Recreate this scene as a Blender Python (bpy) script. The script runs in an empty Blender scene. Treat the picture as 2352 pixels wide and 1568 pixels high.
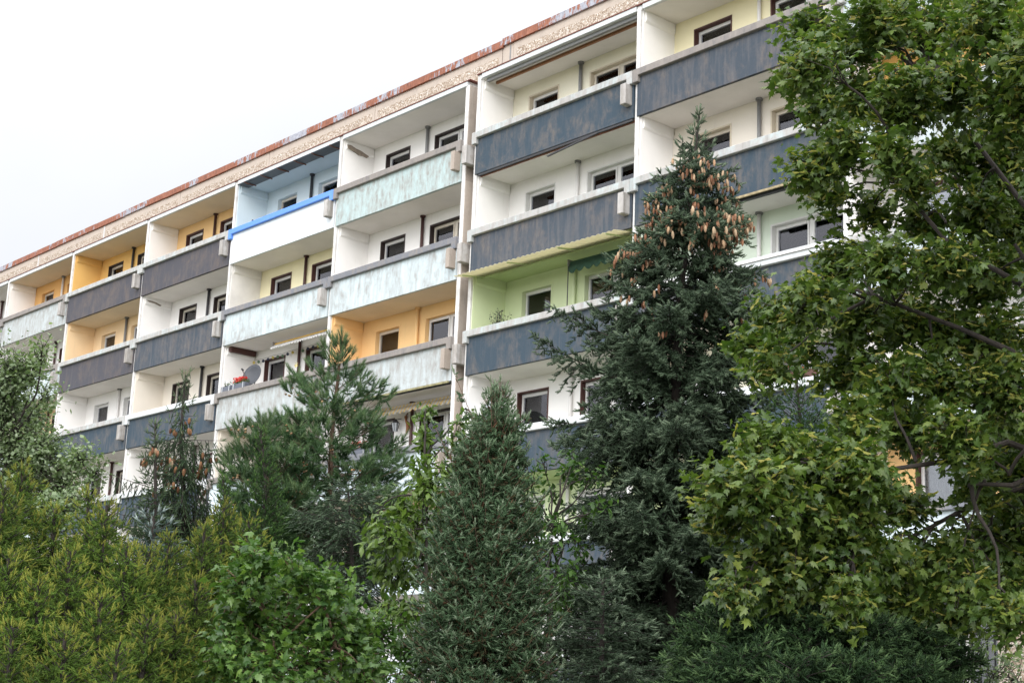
import bpy, math, random
import numpy as np
from mathutils import Matrix, Vector

# ------------------------------------------------------------------ scene, camera, sky, sun
scene = bpy.context.scene
COL = scene.collection
R_ = np.array([0.66013254, 0.75012425, 0.03922539])
U_ = np.array([0.15127166, -0.18391132, 0.97123298])
F_ = np.array([-0.73575941, 0.63520881, 0.23487839])
CAM = np.array([43.40443465, -24.89111312, 1.60])
ZTOP = 15.711          # floor level of the top storey above the ground
FOC = 5813.7 / 1.65306 # focal length in units of the 2352 px wide sketch of the picture

cam_d = bpy.data.cameras.new('camera'); cam = bpy.data.objects.new('camera', cam_d); COL.objects.link(cam)
cam_d.sensor_width = 36.0; cam_d.lens = 5813.7 / 3888 * 36.0
cam_d.clip_start = 0.1; cam_d.clip_end = 3000
M = Matrix(((R_[0], U_[0], -F_[0], CAM[0]), (R_[1], U_[1], -F_[1], CAM[1]), (R_[2], U_[2], -F_[2], CAM[2]), (0, 0, 0, 1)))
cam.matrix_world = M
scene.camera = cam
scene.view_settings.view_transform = 'Standard'; scene.view_settings.look = 'None'
scene.view_settings.gamma = 1; scene.view_settings.exposure = 0.36

SUN_EL, SUN_AZ = math.radians(33), math.radians(143)   # azimuth from +y clockwise
w = bpy.data.worlds.new('World'); scene.world = w; w.use_nodes = True
nt = w.node_tree; nt.nodes.clear()
def N(t, typ, **kw):
    n = t.nodes.new(typ)
    for k, v in kw.items():
        if k in n.inputs: n.inputs[k].default_value = v
        else: setattr(n, k, v)
    return n
sky = N(nt, 'ShaderNodeTexSky', sky_type='NISHITA', sun_disc=False)
sky.sun_elevation = SUN_EL; sky.sun_rotation = SUN_AZ
tc = N(nt, 'ShaderNodeTexCoord')
# overcast: the cloud layer is brightest round the hidden sun and towards the zenith
nrm = N(nt, 'ShaderNodeVectorMath', operation='NORMALIZE'); nt.links.new(tc.outputs['Generated'], nrm.inputs[0])
dt = N(nt, 'ShaderNodeVectorMath', operation='DOT_PRODUCT'); nt.links.new(nrm.outputs[0], dt.inputs[0])
dt.inputs[1].default_value = (math.sin(SUN_AZ)*math.cos(math.radians(55)), math.cos(SUN_AZ)*math.cos(math.radians(55)), math.sin(math.radians(55)))
mr = N(nt, 'ShaderNodeMapRange', interpolation_type='SMOOTHSTEP'); mr.inputs[1].default_value = -.45; mr.inputs[2].default_value = 1
mr.inputs[3].default_value = 5.7; mr.inputs[4].default_value = 22.0
nt.links.new(dt.outputs['Value'], mr.inputs[0])
nz = N(nt, 'ShaderNodeTexNoise', Scale=2.2, Detail=5.0, Roughness=0.5)
nt.links.new(tc.outputs['Generated'], nz.inputs['Vector'])
mr2 = N(nt, 'ShaderNodeMapRange'); mr2.inputs[1].default_value = .3; mr2.inputs[2].default_value = .7
mr2.inputs[3].default_value = .90; mr2.inputs[4].default_value = 1.08
nt.links.new(nz.outputs[0], mr2.inputs[0])
mul = N(nt, 'ShaderNodeMath', operation='MULTIPLY')
nt.links.new(mr.outputs[0], mul.inputs[0]); nt.links.new(mr2.outputs[0], mul.inputs[1])
cc = N(nt, 'ShaderNodeVectorMath', operation='SCALE'); cc.inputs[0].default_value = (0.975, 0.985, 1.03)
nt.links.new(mul.outputs[0], cc.inputs['Scale'])
mx = N(nt, 'ShaderNodeMix', data_type='RGBA'); mx.inputs[0].default_value = 0.9
nt.links.new(sky.outputs[0], mx.inputs[6]); nt.links.new(cc.outputs[0], mx.inputs[7])
bg = N(nt, 'ShaderNodeBackground'); bg.inputs[1].default_value = 0.125
nt.links.new(mx.outputs[2], bg.inputs[0])
wo = N(nt, 'ShaderNodeOutputWorld'); nt.links.new(bg.outputs[0], wo.inputs[0])

sd = bpy.data.lights.new('sun', 'SUN'); sd.energy = 1.25; sd.angle = math.radians(35); sd.color = (1, .965, .91)
sun = bpy.data.objects.new('sun', sd); COL.objects.link(sun)
sv = Vector((math.sin(SUN_AZ) * math.cos(SUN_EL), math.cos(SUN_AZ) * math.cos(SUN_EL), math.sin(SUN_EL)))
sun.rotation_euler = sv.to_track_quat('Z', 'Y').to_euler(); sun.location = (20, -40, 60)

def at(u, v, d):
    """the point at ground distance d (m) from where the photographer stands, in the direction seen at (u, v)"""
    r = F_ + R_ * (u - 1176) / FOC - U_ * (v - 784) / FOC
    r = r / math.hypot(r[0], r[1])
    return CAM + r * d

# ------------------------------------------------------------------ helpers
def tag(o, label=None, cat=None, group=None, kind=None):
    if label: o['label'] = label
    if cat: o['category'] = cat
    if group: o['group'] = group
    if kind: o['kind'] = kind
    return o

def link(name, me, mat, parent=None, loc=(0, 0, 0), rot=None):
    o = bpy.data.objects.new(name, me); COL.objects.link(o)
    if mat is not None and len(me.materials) == 0:
        me.materials.append(mat)
    elif mat is not None and me.materials[0] is not mat:
        o.material_slots[0].link = 'OBJECT'; o.material_slots[0].material = mat
    o.parent = parent; o.location = loc
    if rot: o.rotation_euler = rot
    return o

def empty(name, loc, label, cat, group=None, rz=0):
    o = bpy.data.objects.new(name, None); COL.objects.link(o)
    o.location = loc; o.rotation_euler = (0, 0, rz); o.empty_display_size = .2
    return tag(o, label, cat, group)

class MB:
    """collects shapes, builds ONE mesh"""
    def __init__(s): s.v = []; s.f = []
    def box(s, x0, x1, y0, y1, z0, z1):
        n = len(s.v)
        s.v += [(x0, y0, z0), (x1, y0, z0), (x1, y1, z0), (x0, y1, z0), (x0, y0, z1), (x1, y0, z1), (x1, y1, z1), (x0, y1, z1)]
        s.f += [(n, n+3, n+2, n+1), (n+4, n+5, n+6, n+7), (n, n+1, n+5, n+4), (n+1, n+2, n+6, n+5), (n+2, n+3, n+7, n+6), (n+3, n, n+4, n+7)]
        return s
    def prism(s, poly, y0, y1):
        """poly in (x,z), extruded along y"""
        n = len(s.v); k = len(poly)
        s.v += [(x, y0, z) for x, z in poly] + [(x, y1, z) for x, z in poly]
        s.f.append(tuple(range(n, n+k))); s.f.append(tuple(range(n+2*k-1, n+k-1, -1)))
        for i in range(k):
            j = (i+1) % k
            s.f.append((n+i, n+k+i, n+k+j, n+j))
        return s
    def bar(s, a, b, wdt, hgt=None):
        hgt = hgt or wdt
        a = Vector(a); b = Vector(b); d = (b-a).normalized()
        up = Vector((0, 0, 1)) if abs(d.z) < .95 else Vector((1, 0, 0))
        sx = d.cross(up).normalized() * wdt/2; sy = sx.cross(d).normalized() * hgt/2
        n = len(s.v)
        for p in (a, b):
            for q in (-sx-sy, sx-sy, sx+sy, -sx+sy): s.v.append(tuple(p+q))
        s.f += [(n, n+1, n+2, n+3), (n+7, n+6, n+5, n+4)]
        for i in range(4):
            j = (i+1) % 4; s.f.append((n+i, n+4+i, n+4+j, n+j))
        return s
    def tube(s, pts, rad, sides=6):
        n0 = len(s.v); m = len(pts)
        P = [Vector(p) for p in pts]
        for i in range(m):
            d = (P[min(i+1, m-1)] - P[max(i-1, 0)])
            d = d.normalized() if d.length > 1e-9 else Vector((0, 0, 1))
            up = Vector((0, 0, 1)) if abs(d.z) < .9 else Vector((1, 0, 0))
            a = d.cross(up).normalized(); b = a.cross(d)
            r = rad[i] if hasattr(rad, '__len__') else rad
            for k in range(sides):
                t = 2*math.pi*k/sides
                s.v.append(tuple(P[i] + a*(r*math.cos(t)) + b*(r*math.sin(t))))
        for i in range(m-1):
            for k in range(sides):
                q = (k+1) % sides
                s.f.append((n0+i*sides+k, n0+i*sides+q, n0+(i+1)*sides+q, n0+(i+1)*sides+k))
        s.f.append(tuple(range(n0+sides-1, n0-1, -1))); s.f.append(tuple(range(n0+(m-1)*sides, n0+m*sides)))
        return s
    def mesh(s, name, bevel=0, smooth=False):
        me = bpy.data.meshes.new(name); me.from_pydata(s.v, [], s.f)
        if bevel or True:
            import bmesh
            bm = bmesh.new(); bm.from_mesh(me)
            bmesh.ops.recalc_face_normals(bm, faces=bm.faces)
            if bevel: bmesh.ops.bevel(bm, geom=list(bm.edges), offset=bevel, segments=1, affect='EDGES', profile=.5)
            bm.to_mesh(me); bm.free()
        if smooth:
            me.polygons.foreach_set('use_smooth', [True]*len(me.polygons))
        return me
    def build(s, name, mat, parent=None, loc=(0, 0, 0), bevel=0, smooth=False):
        return link(name, s.mesh(name, bevel, smooth), mat, parent, loc)

# ------------------------------------------------------------------ materials
def mat(name):
    m = bpy.data.materials.new(name); m.use_nodes = True
    t = m.node_tree; b = t.nodes['Principled BSDF']
    return m, t, b
def noise(t, scale, detail=4, rough=.55, stretch=None, dist=0, coord='pos'):
    n = N(t, 'ShaderNodeTexNoise', Scale=scale, Detail=float(detail), Roughness=rough, Distortion=float(dist))
    g = N(t, 'ShaderNodeNewGeometry')
    if stretch:
        mp = N(t, 'ShaderNodeMapping'); mp.inputs['Scale'].default_value = stretch
        t.links.new(g.outputs['Position'], mp.inputs[0]); t.links.new(mp.outputs[0], n.inputs['Vector'])
    else: t.links.new(g.outputs['Position'], n.inputs['Vector'])
    return n.outputs[0]
def ramp(t, src, stops, interp='LINEAR'):
    r = N(t, 'ShaderNodeValToRGB'); r.color_ramp.interpolation = interp
    e = r.color_ramp.elements
    while len(e) < len(stops): e.new(.5)
    for i, (p, c) in enumerate(stops):
        e[i].position = p; e[i].color = (c, c, c, 1) if isinstance(c, (int, float)) else (*c, 1)
    t.links.new(src, r.inputs[0]); return r.outputs[0]
def mixc(t, fac, a, b, mode='MIX'):
    m = N(t, 'ShaderNodeMix', data_type='RGBA', blend_type=mode)
    for i, x in ((0, fac), (6, a), (7, b)):
        if isinstance(x, (int, float)): m.inputs[i].default_value = x
        elif isinstance(x, tuple): m.inputs[i].default_value = (*x, 1)
        else: t.links.new(x, m.inputs[i])
    return m.outputs[2]
def math_(t, op, a, b):
    m = N(t, 'ShaderNodeMath', operation=op)
    for i, x in enumerate((a, b)):
        if isinstance(x, (int, float)): m.inputs[i].default_value = x
        else: t.links.new(x, m.inputs[i])
    return m.outputs[0]
def bump(t, b, src, strength=.3, dist=.01):
    n = N(t, 'ShaderNodeBump'); n.inputs['Strength'].default_value = strength; n.inputs['Distance'].default_value = dist
    t.links.new(src, n.inputs['Height']); t.links.new(n.outputs[0], b.inputs['Normal'])

def weathered(name, base, patch, streak, amount=.5, samt=.5, rough=.85, pscale=1.6, fine=.12, edge=None):
    """painted concrete: large worn patches, vertical run-off streaks and fine mottling"""
    m, t, b = mat(name)
    big = ramp(t, noise(t, pscale, 8, .68, (1.2, 1.2, .75), dist=.6), [(.62-.3*amount, 0), (.74-.2*amount, 1)])
    st = ramp(t, noise(t, 1.0, 5, .6, (7, 7, .55)), [(.62-.2*samt, 0), (.78-.1*samt, 1)])
    fi = ramp(t, noise(t, 14, 6, .7), [(.3, 1-fine), (.7, 1+0.0)])
    brk = ramp(t, noise(t, 1.0, 5, .65, (6, 6, 2.8)), [(.35, 0), (.6, 1)])
    c = mixc(t, math_(t, 'MULTIPLY', big, math_(t, 'MULTIPLY', brk, .82)), base, patch)
    c = mixc(t, math_(t, 'MULTIPLY', st, .6*samt+.2), c, streak)
    c = mixc(t, 1.0, c, fi, 'MULTIPLY')
    t.links.new(c, b.inputs['Base Color']); b.inputs['Roughness'].default_value = rough
    b.inputs['Specular IOR Level'].default_value = .25
    bump(t, b, noise(t, 30, 5, .7), .25, .006)
    return m

def wallmat(name, base, var=.07, stain=(.35, .30, .22), st_amt=.15):
    m, t, b = mat(name)
    f = ramp(t, noise(t, 1.1, 5, .6), [(.3, 1-var), (.7, 1.0)])
    s = ramp(t, noise(t, 1.0, 5, .65, (5, 5, .5)), [(.6, 0), (.78, st_amt)])
    sp = ramp(t, noise(t, 26, 3, .6), [(.74, 0), (.8, st_amt*1.2)])
    c = mixc(t, 1.0, base, f, 'MULTIPLY'); c = mixc(t, s, c, stain); c = mixc(t, sp, c, (.2, .17, .13))
    t.links.new(c, b.inputs['Base Color']); b.inputs['Roughness'].default_value = .9
    b.inputs['Specular IOR Level'].default_value = .2
    bump(t, b, noise(t, 45, 4, .6), .2, .004)
    return m

def plain(name, col, rough=.6, metal=0, var=.1, spec=.4):
    m, t, b = mat(name)
    c = mixc(t, 1.0, col, ramp(t, noise(t, 9, 4, .6), [(.3, 1-var), (.7, 1.0)]), 'MULTIPLY')
    t.links.new(c, b.inputs['Base Color'])
    b.inputs['Roughness'].default_value = rough; b.inputs['Metallic'].default_value = metal
    b.inputs['Specular IOR Level'].default_value = spec
    return m

PAR = dict(
    slate=weathered('slate_paint', (.048, .072, .096), (.15, .135, .125), (.12, .12, .13), .60, .6, pscale=1.3),
    slateworn=weathered('slate_paint_worn', (.062, .078, .099), (.17, .145, .13), (.15, .145, .15), .60, .75, pscale=1.2),
    charcoal=weathered('charcoal_paint', (.078, .078, .092), (.15, .12, .105), (.135, .12, .12), .6, .6, pscale=1.1),
    aqua=weathered('aqua_paint_worn', (.44, .555, .56), (.28, .245, .215), (.50, .60, .60), 1.0, .8, pscale=1.6),
    pale=weathered('pale_blue_paint', (.57, .66, .69), (.31, .295, .275), (.38, .39, .385), .70, .85, pscale=1.3),
    paleworn=weathered('pale_grey_paint', (.51, .565, .58), (.30, .28, .255), (.36, .355, .34), .90, .9, pscale=1.5),
    white=weathered('white_paint', (.70, .74, .78), (.66, .71, .73), (.74, .80, .81), .35, .35, pscale=1.3, fine=.05),
    clean=weathered('clean_pale_blue_paint', (.57, .65, .69), (.42, .44, .45), (.73, .78, .8), .3, .3, fine=.05))
COP = dict(
    grey=weathered('grey_coping', (.27, .245, .225), (.17, .165, .17), (.34, .31, .28), .6, .6, pscale=2.2),
    slate=weathered('slate_coping', (.19, .20, .225), (.29, .26, .23), (.24, .23, .23), .7, .5, pscale=2.2),
    light=weathered('light_coping', (.43, .415, .395), (.50, .58, .59), (.26, .24, .22), .75, .7, pscale=2.6),
    white=weathered('white_coping', (.62, .645, .655), (.46, .46, .45), (.52, .56, .56), .5, .5, pscale=2.0, fine=.06),
    blue=weathered('blue_coping', (.14, .30, .78), (.16, .33, .78), (.2, .36, .78), .3, .2, fine=.06))
CONC = weathered('console_concrete', (.50, .48, .46), (.29, .26, .23), (.22, .20, .175), .7, 1.0, pscale=3.2)
CONCB = weathered('raw_brown_concrete', (.40, .34, .29), (.31, .27, .23), (.5, .46, .42), .6, .4, pscale=2.2)
FIN = weathered('divider_edge_paint', (.74, .73, .715), (.42, .40, .37), (.5, .48, .45), .5, .7, pscale=2.2)
WALL = dict(
    white=wallmat('white_plaster', (.85, .83, .805)),
    cream=wallmat('cream_plaster', (.80, .74, .65)),
    orange=wallmat('orange_plaster', (.76, .44, .17)),
    apricot=wallmat('apricot_plaster', (.84, .56, .27)),
    ochre=wallmat('ochre_plaster', (.78, .49, .17)),
    peach=wallmat('peach_plaster', (.85, .64, .40)),
    yellow=wallmat('yellow_plaster', (.84, .77, .52)),
    lemon=wallmat('pale_yellow_plaster', (.83, .79, .64)),
    blue=wallmat('pale_blue_plaster', (.62, .71, .75)),
    lime=wallmat('lime_plaster', (.66, .74, .47)),
    mint=wallmat('mint_plaster', (.68, .76, .64)),
    stained=wallmat('stained_white_plaster', (.78, .755, .72), .2, (.22, .21, .15), .55))
CEIL = dict(white=wallmat('ceiling_white', (.80, .765, .73), .1), blue=wallmat('ceiling_blue', (.58, .67, .72)),
            lime=wallmat('ceiling_lime', (.52, .62, .33)), tan=wallmat('ceiling_tan', (.72, .63, .50), .1))
REV = dict(brown=plain('brown_reveal', (.075, .028, .022), .6), black=plain('dark_reveal', (.035, .022, .02), .6),
           same=None, cream=plain('cream_reveal', (.66, .58, .45), .7), white=plain('white_reveal', (.76, .75, .73), .7))
FRAME = plain('white_window_frame', (.74, .73, .71), .45, var=.05)
FRAMEC = plain('cream_window_frame', (.66, .60, .50), .5, var=.08)
PIPE = dict(brown=plain('brown_pipe', (.07, .03, .028), .5), dark=plain('dark_pipe', (.045, .045, .05), .5),
            grey=plain('grey_pipe', (.22, .22, .22), .6), white=plain('white_pipe', (.72, .70, .68), .6))
INT = plain('interior_wall', (.66, .62, .58), .9)
CURT = plain('lace_curtain', (.72, .72, .72), .9, var=.15)
TEAL = plain('teal_curtain', (.05, .22, .21), .9)
BLIND = plain('venetian_blind', (.5, .5, .49), .6)

def glassmat():
    m = bpy.data.materials.new('window_glass'); m.use_nodes = True; t = m.node_tree; t.nodes.clear()
    o = N(t, 'ShaderNodeOutputMaterial'); g = N(t, 'ShaderNodeBsdfGlossy'); g.inputs['Roughness'].default_value = .02
    g.inputs['Color'].default_value = (.95, .95, 1, 1)
    tr = N(t, 'ShaderNodeBsdfTransparent'); tr.inputs[0].default_value = (.72, .74, .74, 1)
    fr = N(t, 'ShaderNodeFresnel'); fr.inputs[0].default_value = 1.62
    mxs = N(t, 'ShaderNodeMixShader')
    t.links.new(fr.outputs[0], mxs.inputs[0]); t.links.new(tr.outputs[0], mxs.inputs[1]); t.links.new(g.outputs[0], mxs.inputs[2])
    t.links.new(mxs.outputs[0], o.inputs[0]); return m
GLASS = glassmat()

def pebble():
    m, t, b = mat('pebble_dash')
    v = N(t, 'ShaderNodeTexVoronoi', Scale=30.0); g = N(t, 'ShaderNodeNewGeometry'); t.links.new(g.outputs['Position'], v.inputs['Vector'])
    sp = N(t, 'ShaderNodeSeparateColor'); t.links.new(v.outputs['Color'], sp.inputs[0])
    c = ramp(t, sp.outputs[0], [(0, (.22, .16, .11)), (.3, (.36, .28, .21)), (.6, (.46, .38, .30)), (.85, (.58, .52, .45)), (1, (.72, .68, .62))])
    c = mixc(t, 1.0, c, ramp(t, noise(t, 1.2, 4), [(.3, .85), (.7, 1.0)]), 'MULTIPLY')
    t.links.new(c, b.inputs['Base Color']); b.inputs['Roughness'].default_value = .9
    bump(t, b, v.outputs['Distance'], .6, .015); return m
PEB = pebble()
BEIGE = weathered('beige_concrete', (.50, .43, .365), (.42, .36, .31), (.44, .40, .355), .5, .4, pscale=1.5)
def rust():
    m, t, b = mat('rusty_tin')
    n1 = noise(t, .55, 3, .6, (1, 1, 1)); n2 = noise(t, 6, 5, .7, (1.6, 1.6, .5)); 
    s = math_(t, 'ADD', math_(t, 'MULTIPLY', n1, .75), math_(t, 'MULTIPLY', n2, .5))
    f = ramp(t, s, [(.655, 0), (.685, 1)])
    rc = ramp(t, noise(t, 8, 6, .7, (2, 2, .5)), [(.3, (.13, .052, .032)), (.55, (.27, .095, .05)), (.75, (.38, .18, .12))])
    pc = ramp(t, noise(t, 12, 4), [(.3, (.24, .25, .29)), (.7, (.40, .415, .46))])
    c = mixc(t, f, rc, pc); t.links.new(c, b.inputs['Base Color']); b.inputs['Roughness'].default_value = .75
    return m
RUST = rust()
REDTIN = plain('red_tin_edge', (.17, .05, .035), .7, var=.4)
RAILR = plain('rusty_rail', (.24, .09, .05), .7, var=.4)
RAILD = plain('dark_rail', (.05, .05, .055), .6, var=.3)

# ------------------------------------------------------------------ ground
def grassmat():
    m, t, b = mat('lawn')
    c = ramp(t, noise(t, 3, 6), [(.3, (.07, .075, .04)), (.7, (.12, .12, .075))]); t.links.new(c, b.inputs['Base Color'])
    b.inputs['Roughness'].default_value = 1; return m
g = MB(); g.v = [(-900, -900, 0), (900, -900, 0), (900, 900, 0), (-900, 900, 0)]; g.f = [(0, 1, 2, 3)]
tag(g.build('ground', grassmat()), kind='structure')
pv = MB().box(-35, 50, -3.2, -1.6, -.05, .06)
tag(pv.build('pavement', weathered('paving', (.3, .29, .27), (.22, .21, .2), (.26, .25, .24))), kind='structure')

# ------------------------------------------------------------------ apartment building
W, J, DZ, D = 6.12965, .47369, .047, 1.2256
B = empty('apartment_building', (0, 0, 0), 'long six storey prefabricated slab block with rows of recessed balconies in faded paint', 'apartment building')
def bx(b): return b*W + (J if b >= 2 else 0)
def fz(b, r): return ZTOP - (r-1)*2.8 + (DZ if b >= 2 else 0)
BAYS = range(-5, 6)
random.seed(4)

# bay, row -> wall, divider, ceiling, parapet, coping, reveal, pipe
S = {}
def setb(b, rows):
    for r, x in enumerate(rows, 1): S[(b, r)] = dict(zip(('wall', 'div', 'ceil', 'par', 'cop', 'rev', 'pipe'), x.split()))
for b_ in (-5, -4): setb(b_, ['white white white paleworn grey brown brown']*6)
setb(-3, ['orange white tan paleworn grey same white', 'white white white pale grey brown brown', 'peach white white pale grey black brown', 'white white white pale light brown brown', 'cream white white pale light brown brown', 'white white white pale light brown brown'])
setb(-2, ['ochre ochre tan charcoal light black dark', 'peach peach tan charcoal light same grey', 'white white white slate light white white', 'white cream white slate light black brown', 'cream white white slate light brown dark', 'white white white slate light brown dark'])
setb(-1, ['apricot white tan charcoal light brown brown', 'white white white slateworn light black dark', 'cream cream white slate white black dark', 'white white white slate white brown brown', 'white white white slate white brown dark', 'white white white slate light brown dark'])
setb(0, ['blue blue blue white blue same dark', 'yellow stained white pale slate brown brown', 'white white white paleworn grey brown brown', 'cream cream white clean grey brown dark', 'white white white clean white brown dark', 'white white white clean white brown dark'])
setb(1, ['white white white aqua grey black grey', 'white white white pale slate black brown', 'apricot apricot tan paleworn grey same apricot', 'white white white clean slate black brown', 'peach white white clean slate brown brown', 'white white white clean white brown dark'])
setb(2, ['lemon white white slate light cream grey', 'white white white slateworn light white white', 'lime lime lime slate light same lime', 'white white white slate white brown white', 'lime lime lime slate white white white', 'white white white slate white white white'])
setb(3, ['yellow white white slateworn grey brown white', 'cream white white slate light cream grey', 'mint mint white slate white white white', 'lemon cream white slate white white white', 'lime lime white slate white brown white', 'white white white slate white white white'])
setb(4, ['white white white pale light brown brown', 'ochre white tan pale light brown brown', 'white white white pale light brown brown', 'white white white pale light white white', 'apricot white white clean slate brown brown', 'white white white clean slate brown brown'])
setb(5, ['cream white white pale light brown brown']*6)

# shared part meshes -------------------------------------------------
L0, L1 = .07, W-.08
W1 = (.76, 1.93); W2 = (3.18, 5.22); WT = 2.42; WB = .95
m_wall = MB()
y0, y1 = D, D+.28
m_wall.box(L0, W1[0], y0, y1, .16, 2.8); m_wall.box(W1[1], W2[0], y0, y1, .16, 2.8); m_wall.box(W2[1], L1, y0, y1, .16, 2.8)
m_wall.box(W1[0], W1[1], y0, y1, WT, 2.8); m_wall.box(W2[0], W2[1], y0, y1, WT, 2.8)
m_wall.box(W1[0], W1[1], y0, y1, .16, WB); m_wall.box(W2[0], W2[1], y0, y1, .16, WB)
m_wall = m_wall.mesh('loggia_wall')
m_slab = MB().box(L0-.002, L1+.002, .09, D+.28, 0.0, .16).mesh('floor_slab')
m_par = MB().box(0, W-.12, 0, .085, 0, 1.15).mesh('parapet', .006)
cp = MB()   # frame of coping with two short legs
cp.prism([(-.08, .86), (.10, .86), (.10, 1.02), (W-.29, 1.02), (W-.29, .86), (W-.095, .86), (W-.095, 1.20), (-.08, 1.20)], -.10, .12)
m_cop = cp.mesh('coping', .012)
m_con = MB().prism([(W-.36, .33), (W-.17, .33), (W-.17, .865), (W-.36, .865)], -.235, .10).mesh('console', .014)
m_conL = MB().prism([(-.33, .33), (-.14, .33), (-.14, .865), (-.33, .865)], -.225, .35).mesh('console', .014)
m_conR = MB().prism([(W-.33, .31), (W-.17, .31), (W-.17, .865), (W-.33, .865)], -.235, .75).mesh('console', .014)
def reveal_mesh(a, b):
    q = MB(); th = .012
    q.box(a-.03, a+th, D-.012, D+.13, WB, WT+.03); q.box(b-th, b+.03, D-.012, D+.13, WB, WT+.03)
    q.box(a+th, b-th, D-.012, D+.13, WT-th, WT+.03); return q.mesh('reveal')
def frame_mesh(a, b, leaves):
    q = MB(); ya, yb = D+.13, D+.19; k = .045
    q.box(a, b, ya, yb, WT-k-.01, WT-.01); q.box(a, b, ya, yb, WB, WB+k)
    q.box(a+.012, a+k, ya+.001, yb+.001, WB+k, WT-k-.01); q.box(b-k, b-.012, ya+.001, yb+.001, WB+k, WT-k-.01)
    n = leaves; wd = (b-a)/n
    for i in range(1, n): q.box(a+wd*i-.05, a+wd*i+.05, ya+.002, yb+.002, WB+k, WT-k-.01)
    for i in range(n):   # leaf sash
        l = a+wd*i+(.05 if i == 0 else .055); r = a+wd*(i+1)-(.05 if i == n-1 else .055)
        z0, z1 = WB+k+.008, WT-k-.018; s_ = .04; yy = ya-.018
        q.box(l, r, yy, yy+.05, z1-s_, z1); q.box(l, r, yy, yy+.05, z0, z0+s_)
        q.box(l, l+s_, yy, yy+.05, z0+s_, z1-s_); q.box(r-s_, r, yy, yy+.05, z0+s_, z1-s_)
    return q.mesh('frame')
def pane_mesh(a, b):
    q = MB(); q.box(a+.07, b-.07, D+.142, D+.15, WB+.07, WT-.08); return q.mesh('pane')
m_rev1, m_rev2 = reveal_mesh(*W1), reveal_mesh(*W2)
m_fr1, m_fr2 = frame_mesh(*W1, 1), frame_mesh(*W2, 2)
m_pa1, m_pa2 = pane_mesh(*W1), pane_mesh(*W2)
m_pipe = MB().tube([(2.86, D-.07, .16), (2.86, D-.07, 1.7), (2.86, D-.07, 2.8)], .048, 10).mesh('drainpipe', smooth=True)
m_coll = MB().tube([(2.86, D-.07, 2.745), (2.86, D-.07, 2.798)], .085, 12).mesh('collar')
def curtain_mesh(a, b, z0=WB+.05, z1=WT-.1, y=D+.3, folds=22, amp=.018):
    q = MB(); n = folds*4
    for i in range(n+1):
        x = a + (b-a)*i/n; yy = y + amp*math.sin(2*math.pi*folds*i/n) + amp*.5*math.sin(i*.37)
        q.v += [(x, yy, z0), (x, yy, z1)]
    q.f = [(2*i, 2*i+2, 2*i+3, 2*i+1) for i in range(n)]
    return q.mesh('curtain', smooth=True)
m_cu1 = curtain_mesh(W1[0]+.45, W1[1]-.05); m_cu1f = curtain_mesh(W1[0]+.05, W1[1]-.05)
m_cu2 = curtain_mesh(W2[0]+.05, W2[1]-.05, z1=2.0, folds=30)
m_sheer = curtain_mesh(W2[0]+.02, W2[1]-.02, z1=1.75, folds=18)

CURTAINS = {(0, 3): 1, (2, 4): 2, (1, 4): 2, (3, 3): 2, (3, 4): 2, (-1, 4): 3, (2, 3): 4, (1, 3): 5, (-3, 2): 1, (4, 4): 2, (4, 5): 2, (2, 5): 2, (3, 5): 1, (0, 5): 2, (1, 5): 2, (-2, 4): 1}
cols = {'apricot': WALL['apricot'], 'lime': WALL['lime']}
def window(b, r, org, name, mr_, mf, mp, sides, st):
    wn = link(name, mf, FRAMEC if st['rev'] in ('black', 'cream', 'same') and random.random() < .6 else FRAME, B, org)
    link('pane', mp, GLASS, wn)
    rv = REV[st['rev']] or WALL[st['wall']]
    link('reveal', mr_, rv, wn)
    k = CURTAINS.get((b, r), 0)
    if k and sides == 1:
        if k in (1, 3): link('curtain', m_cu1, TEAL if k == 3 else CURT, wn)
        elif k == 2: link('curtain', m_cu1f, CURT, wn)
        elif k == 4:
            link('curtain', m_cu1, CURT, wn)
            link('curtain', curtain_mesh(W1[0]+.05, W1[0]+.4, folds=6), TEAL, wn)
    if k and sides == 2:
        if k in (2, 1): link('curtain', m_cu2, CURT, wn)
        elif k == 5: link('curtain', m_sheer, CURT, wn)
        elif k == 4:
            q = MB()
            for i in range(34): q.box(W2[0]+.12, W2[0]+.98, D+.17, D+.172, 1.3+i*.03, 1.3+i*.03+.022)
            q.build('blind', BLIND, wn)
    return wn

for b in BAYS:
    last = (b == 1)
    for r in range(1, 7):
        st = S[(b, r)]; org = (bx(b), 0, fz(b, r))
        if b >= 4 and r == 6: continue
        link('loggia_wall', m_wall, WALL[st['wall']], B, org)
        up = S[(b, r-1)] if r > 1 else st
        sl = link('floor_slab', m_slab, CEIL[S[(b, r+1)]['ceil']] if r < 6 else CEIL['white'], B, org)
        pp = link('parapet', m_par, PAR[st['par']], B, org)
        link('coping', m_cop, COP[st['cop']], pp)
        if b == 1: link('console', m_conR, CONCB, pp)
        else: link('console', m_con, CONC, pp)
        if b == 2: link('console', m_conL, CONC, pp)
        window(b, r, org, 'window', m_rev1, m_fr1, m_pa1, 1, st)
        window(b, r, org, 'double_window', m_rev2, m_fr2, m_pa2, 2, st)
        pm = cols.get(st['pipe']) or PIPE[st['pipe']]
        dp = link('drainpipe', m_pipe, pm, B, org)
        link('collar', m_coll, PIPE['grey'] if st['pipe'] == 'white' else pm, dp)

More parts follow.
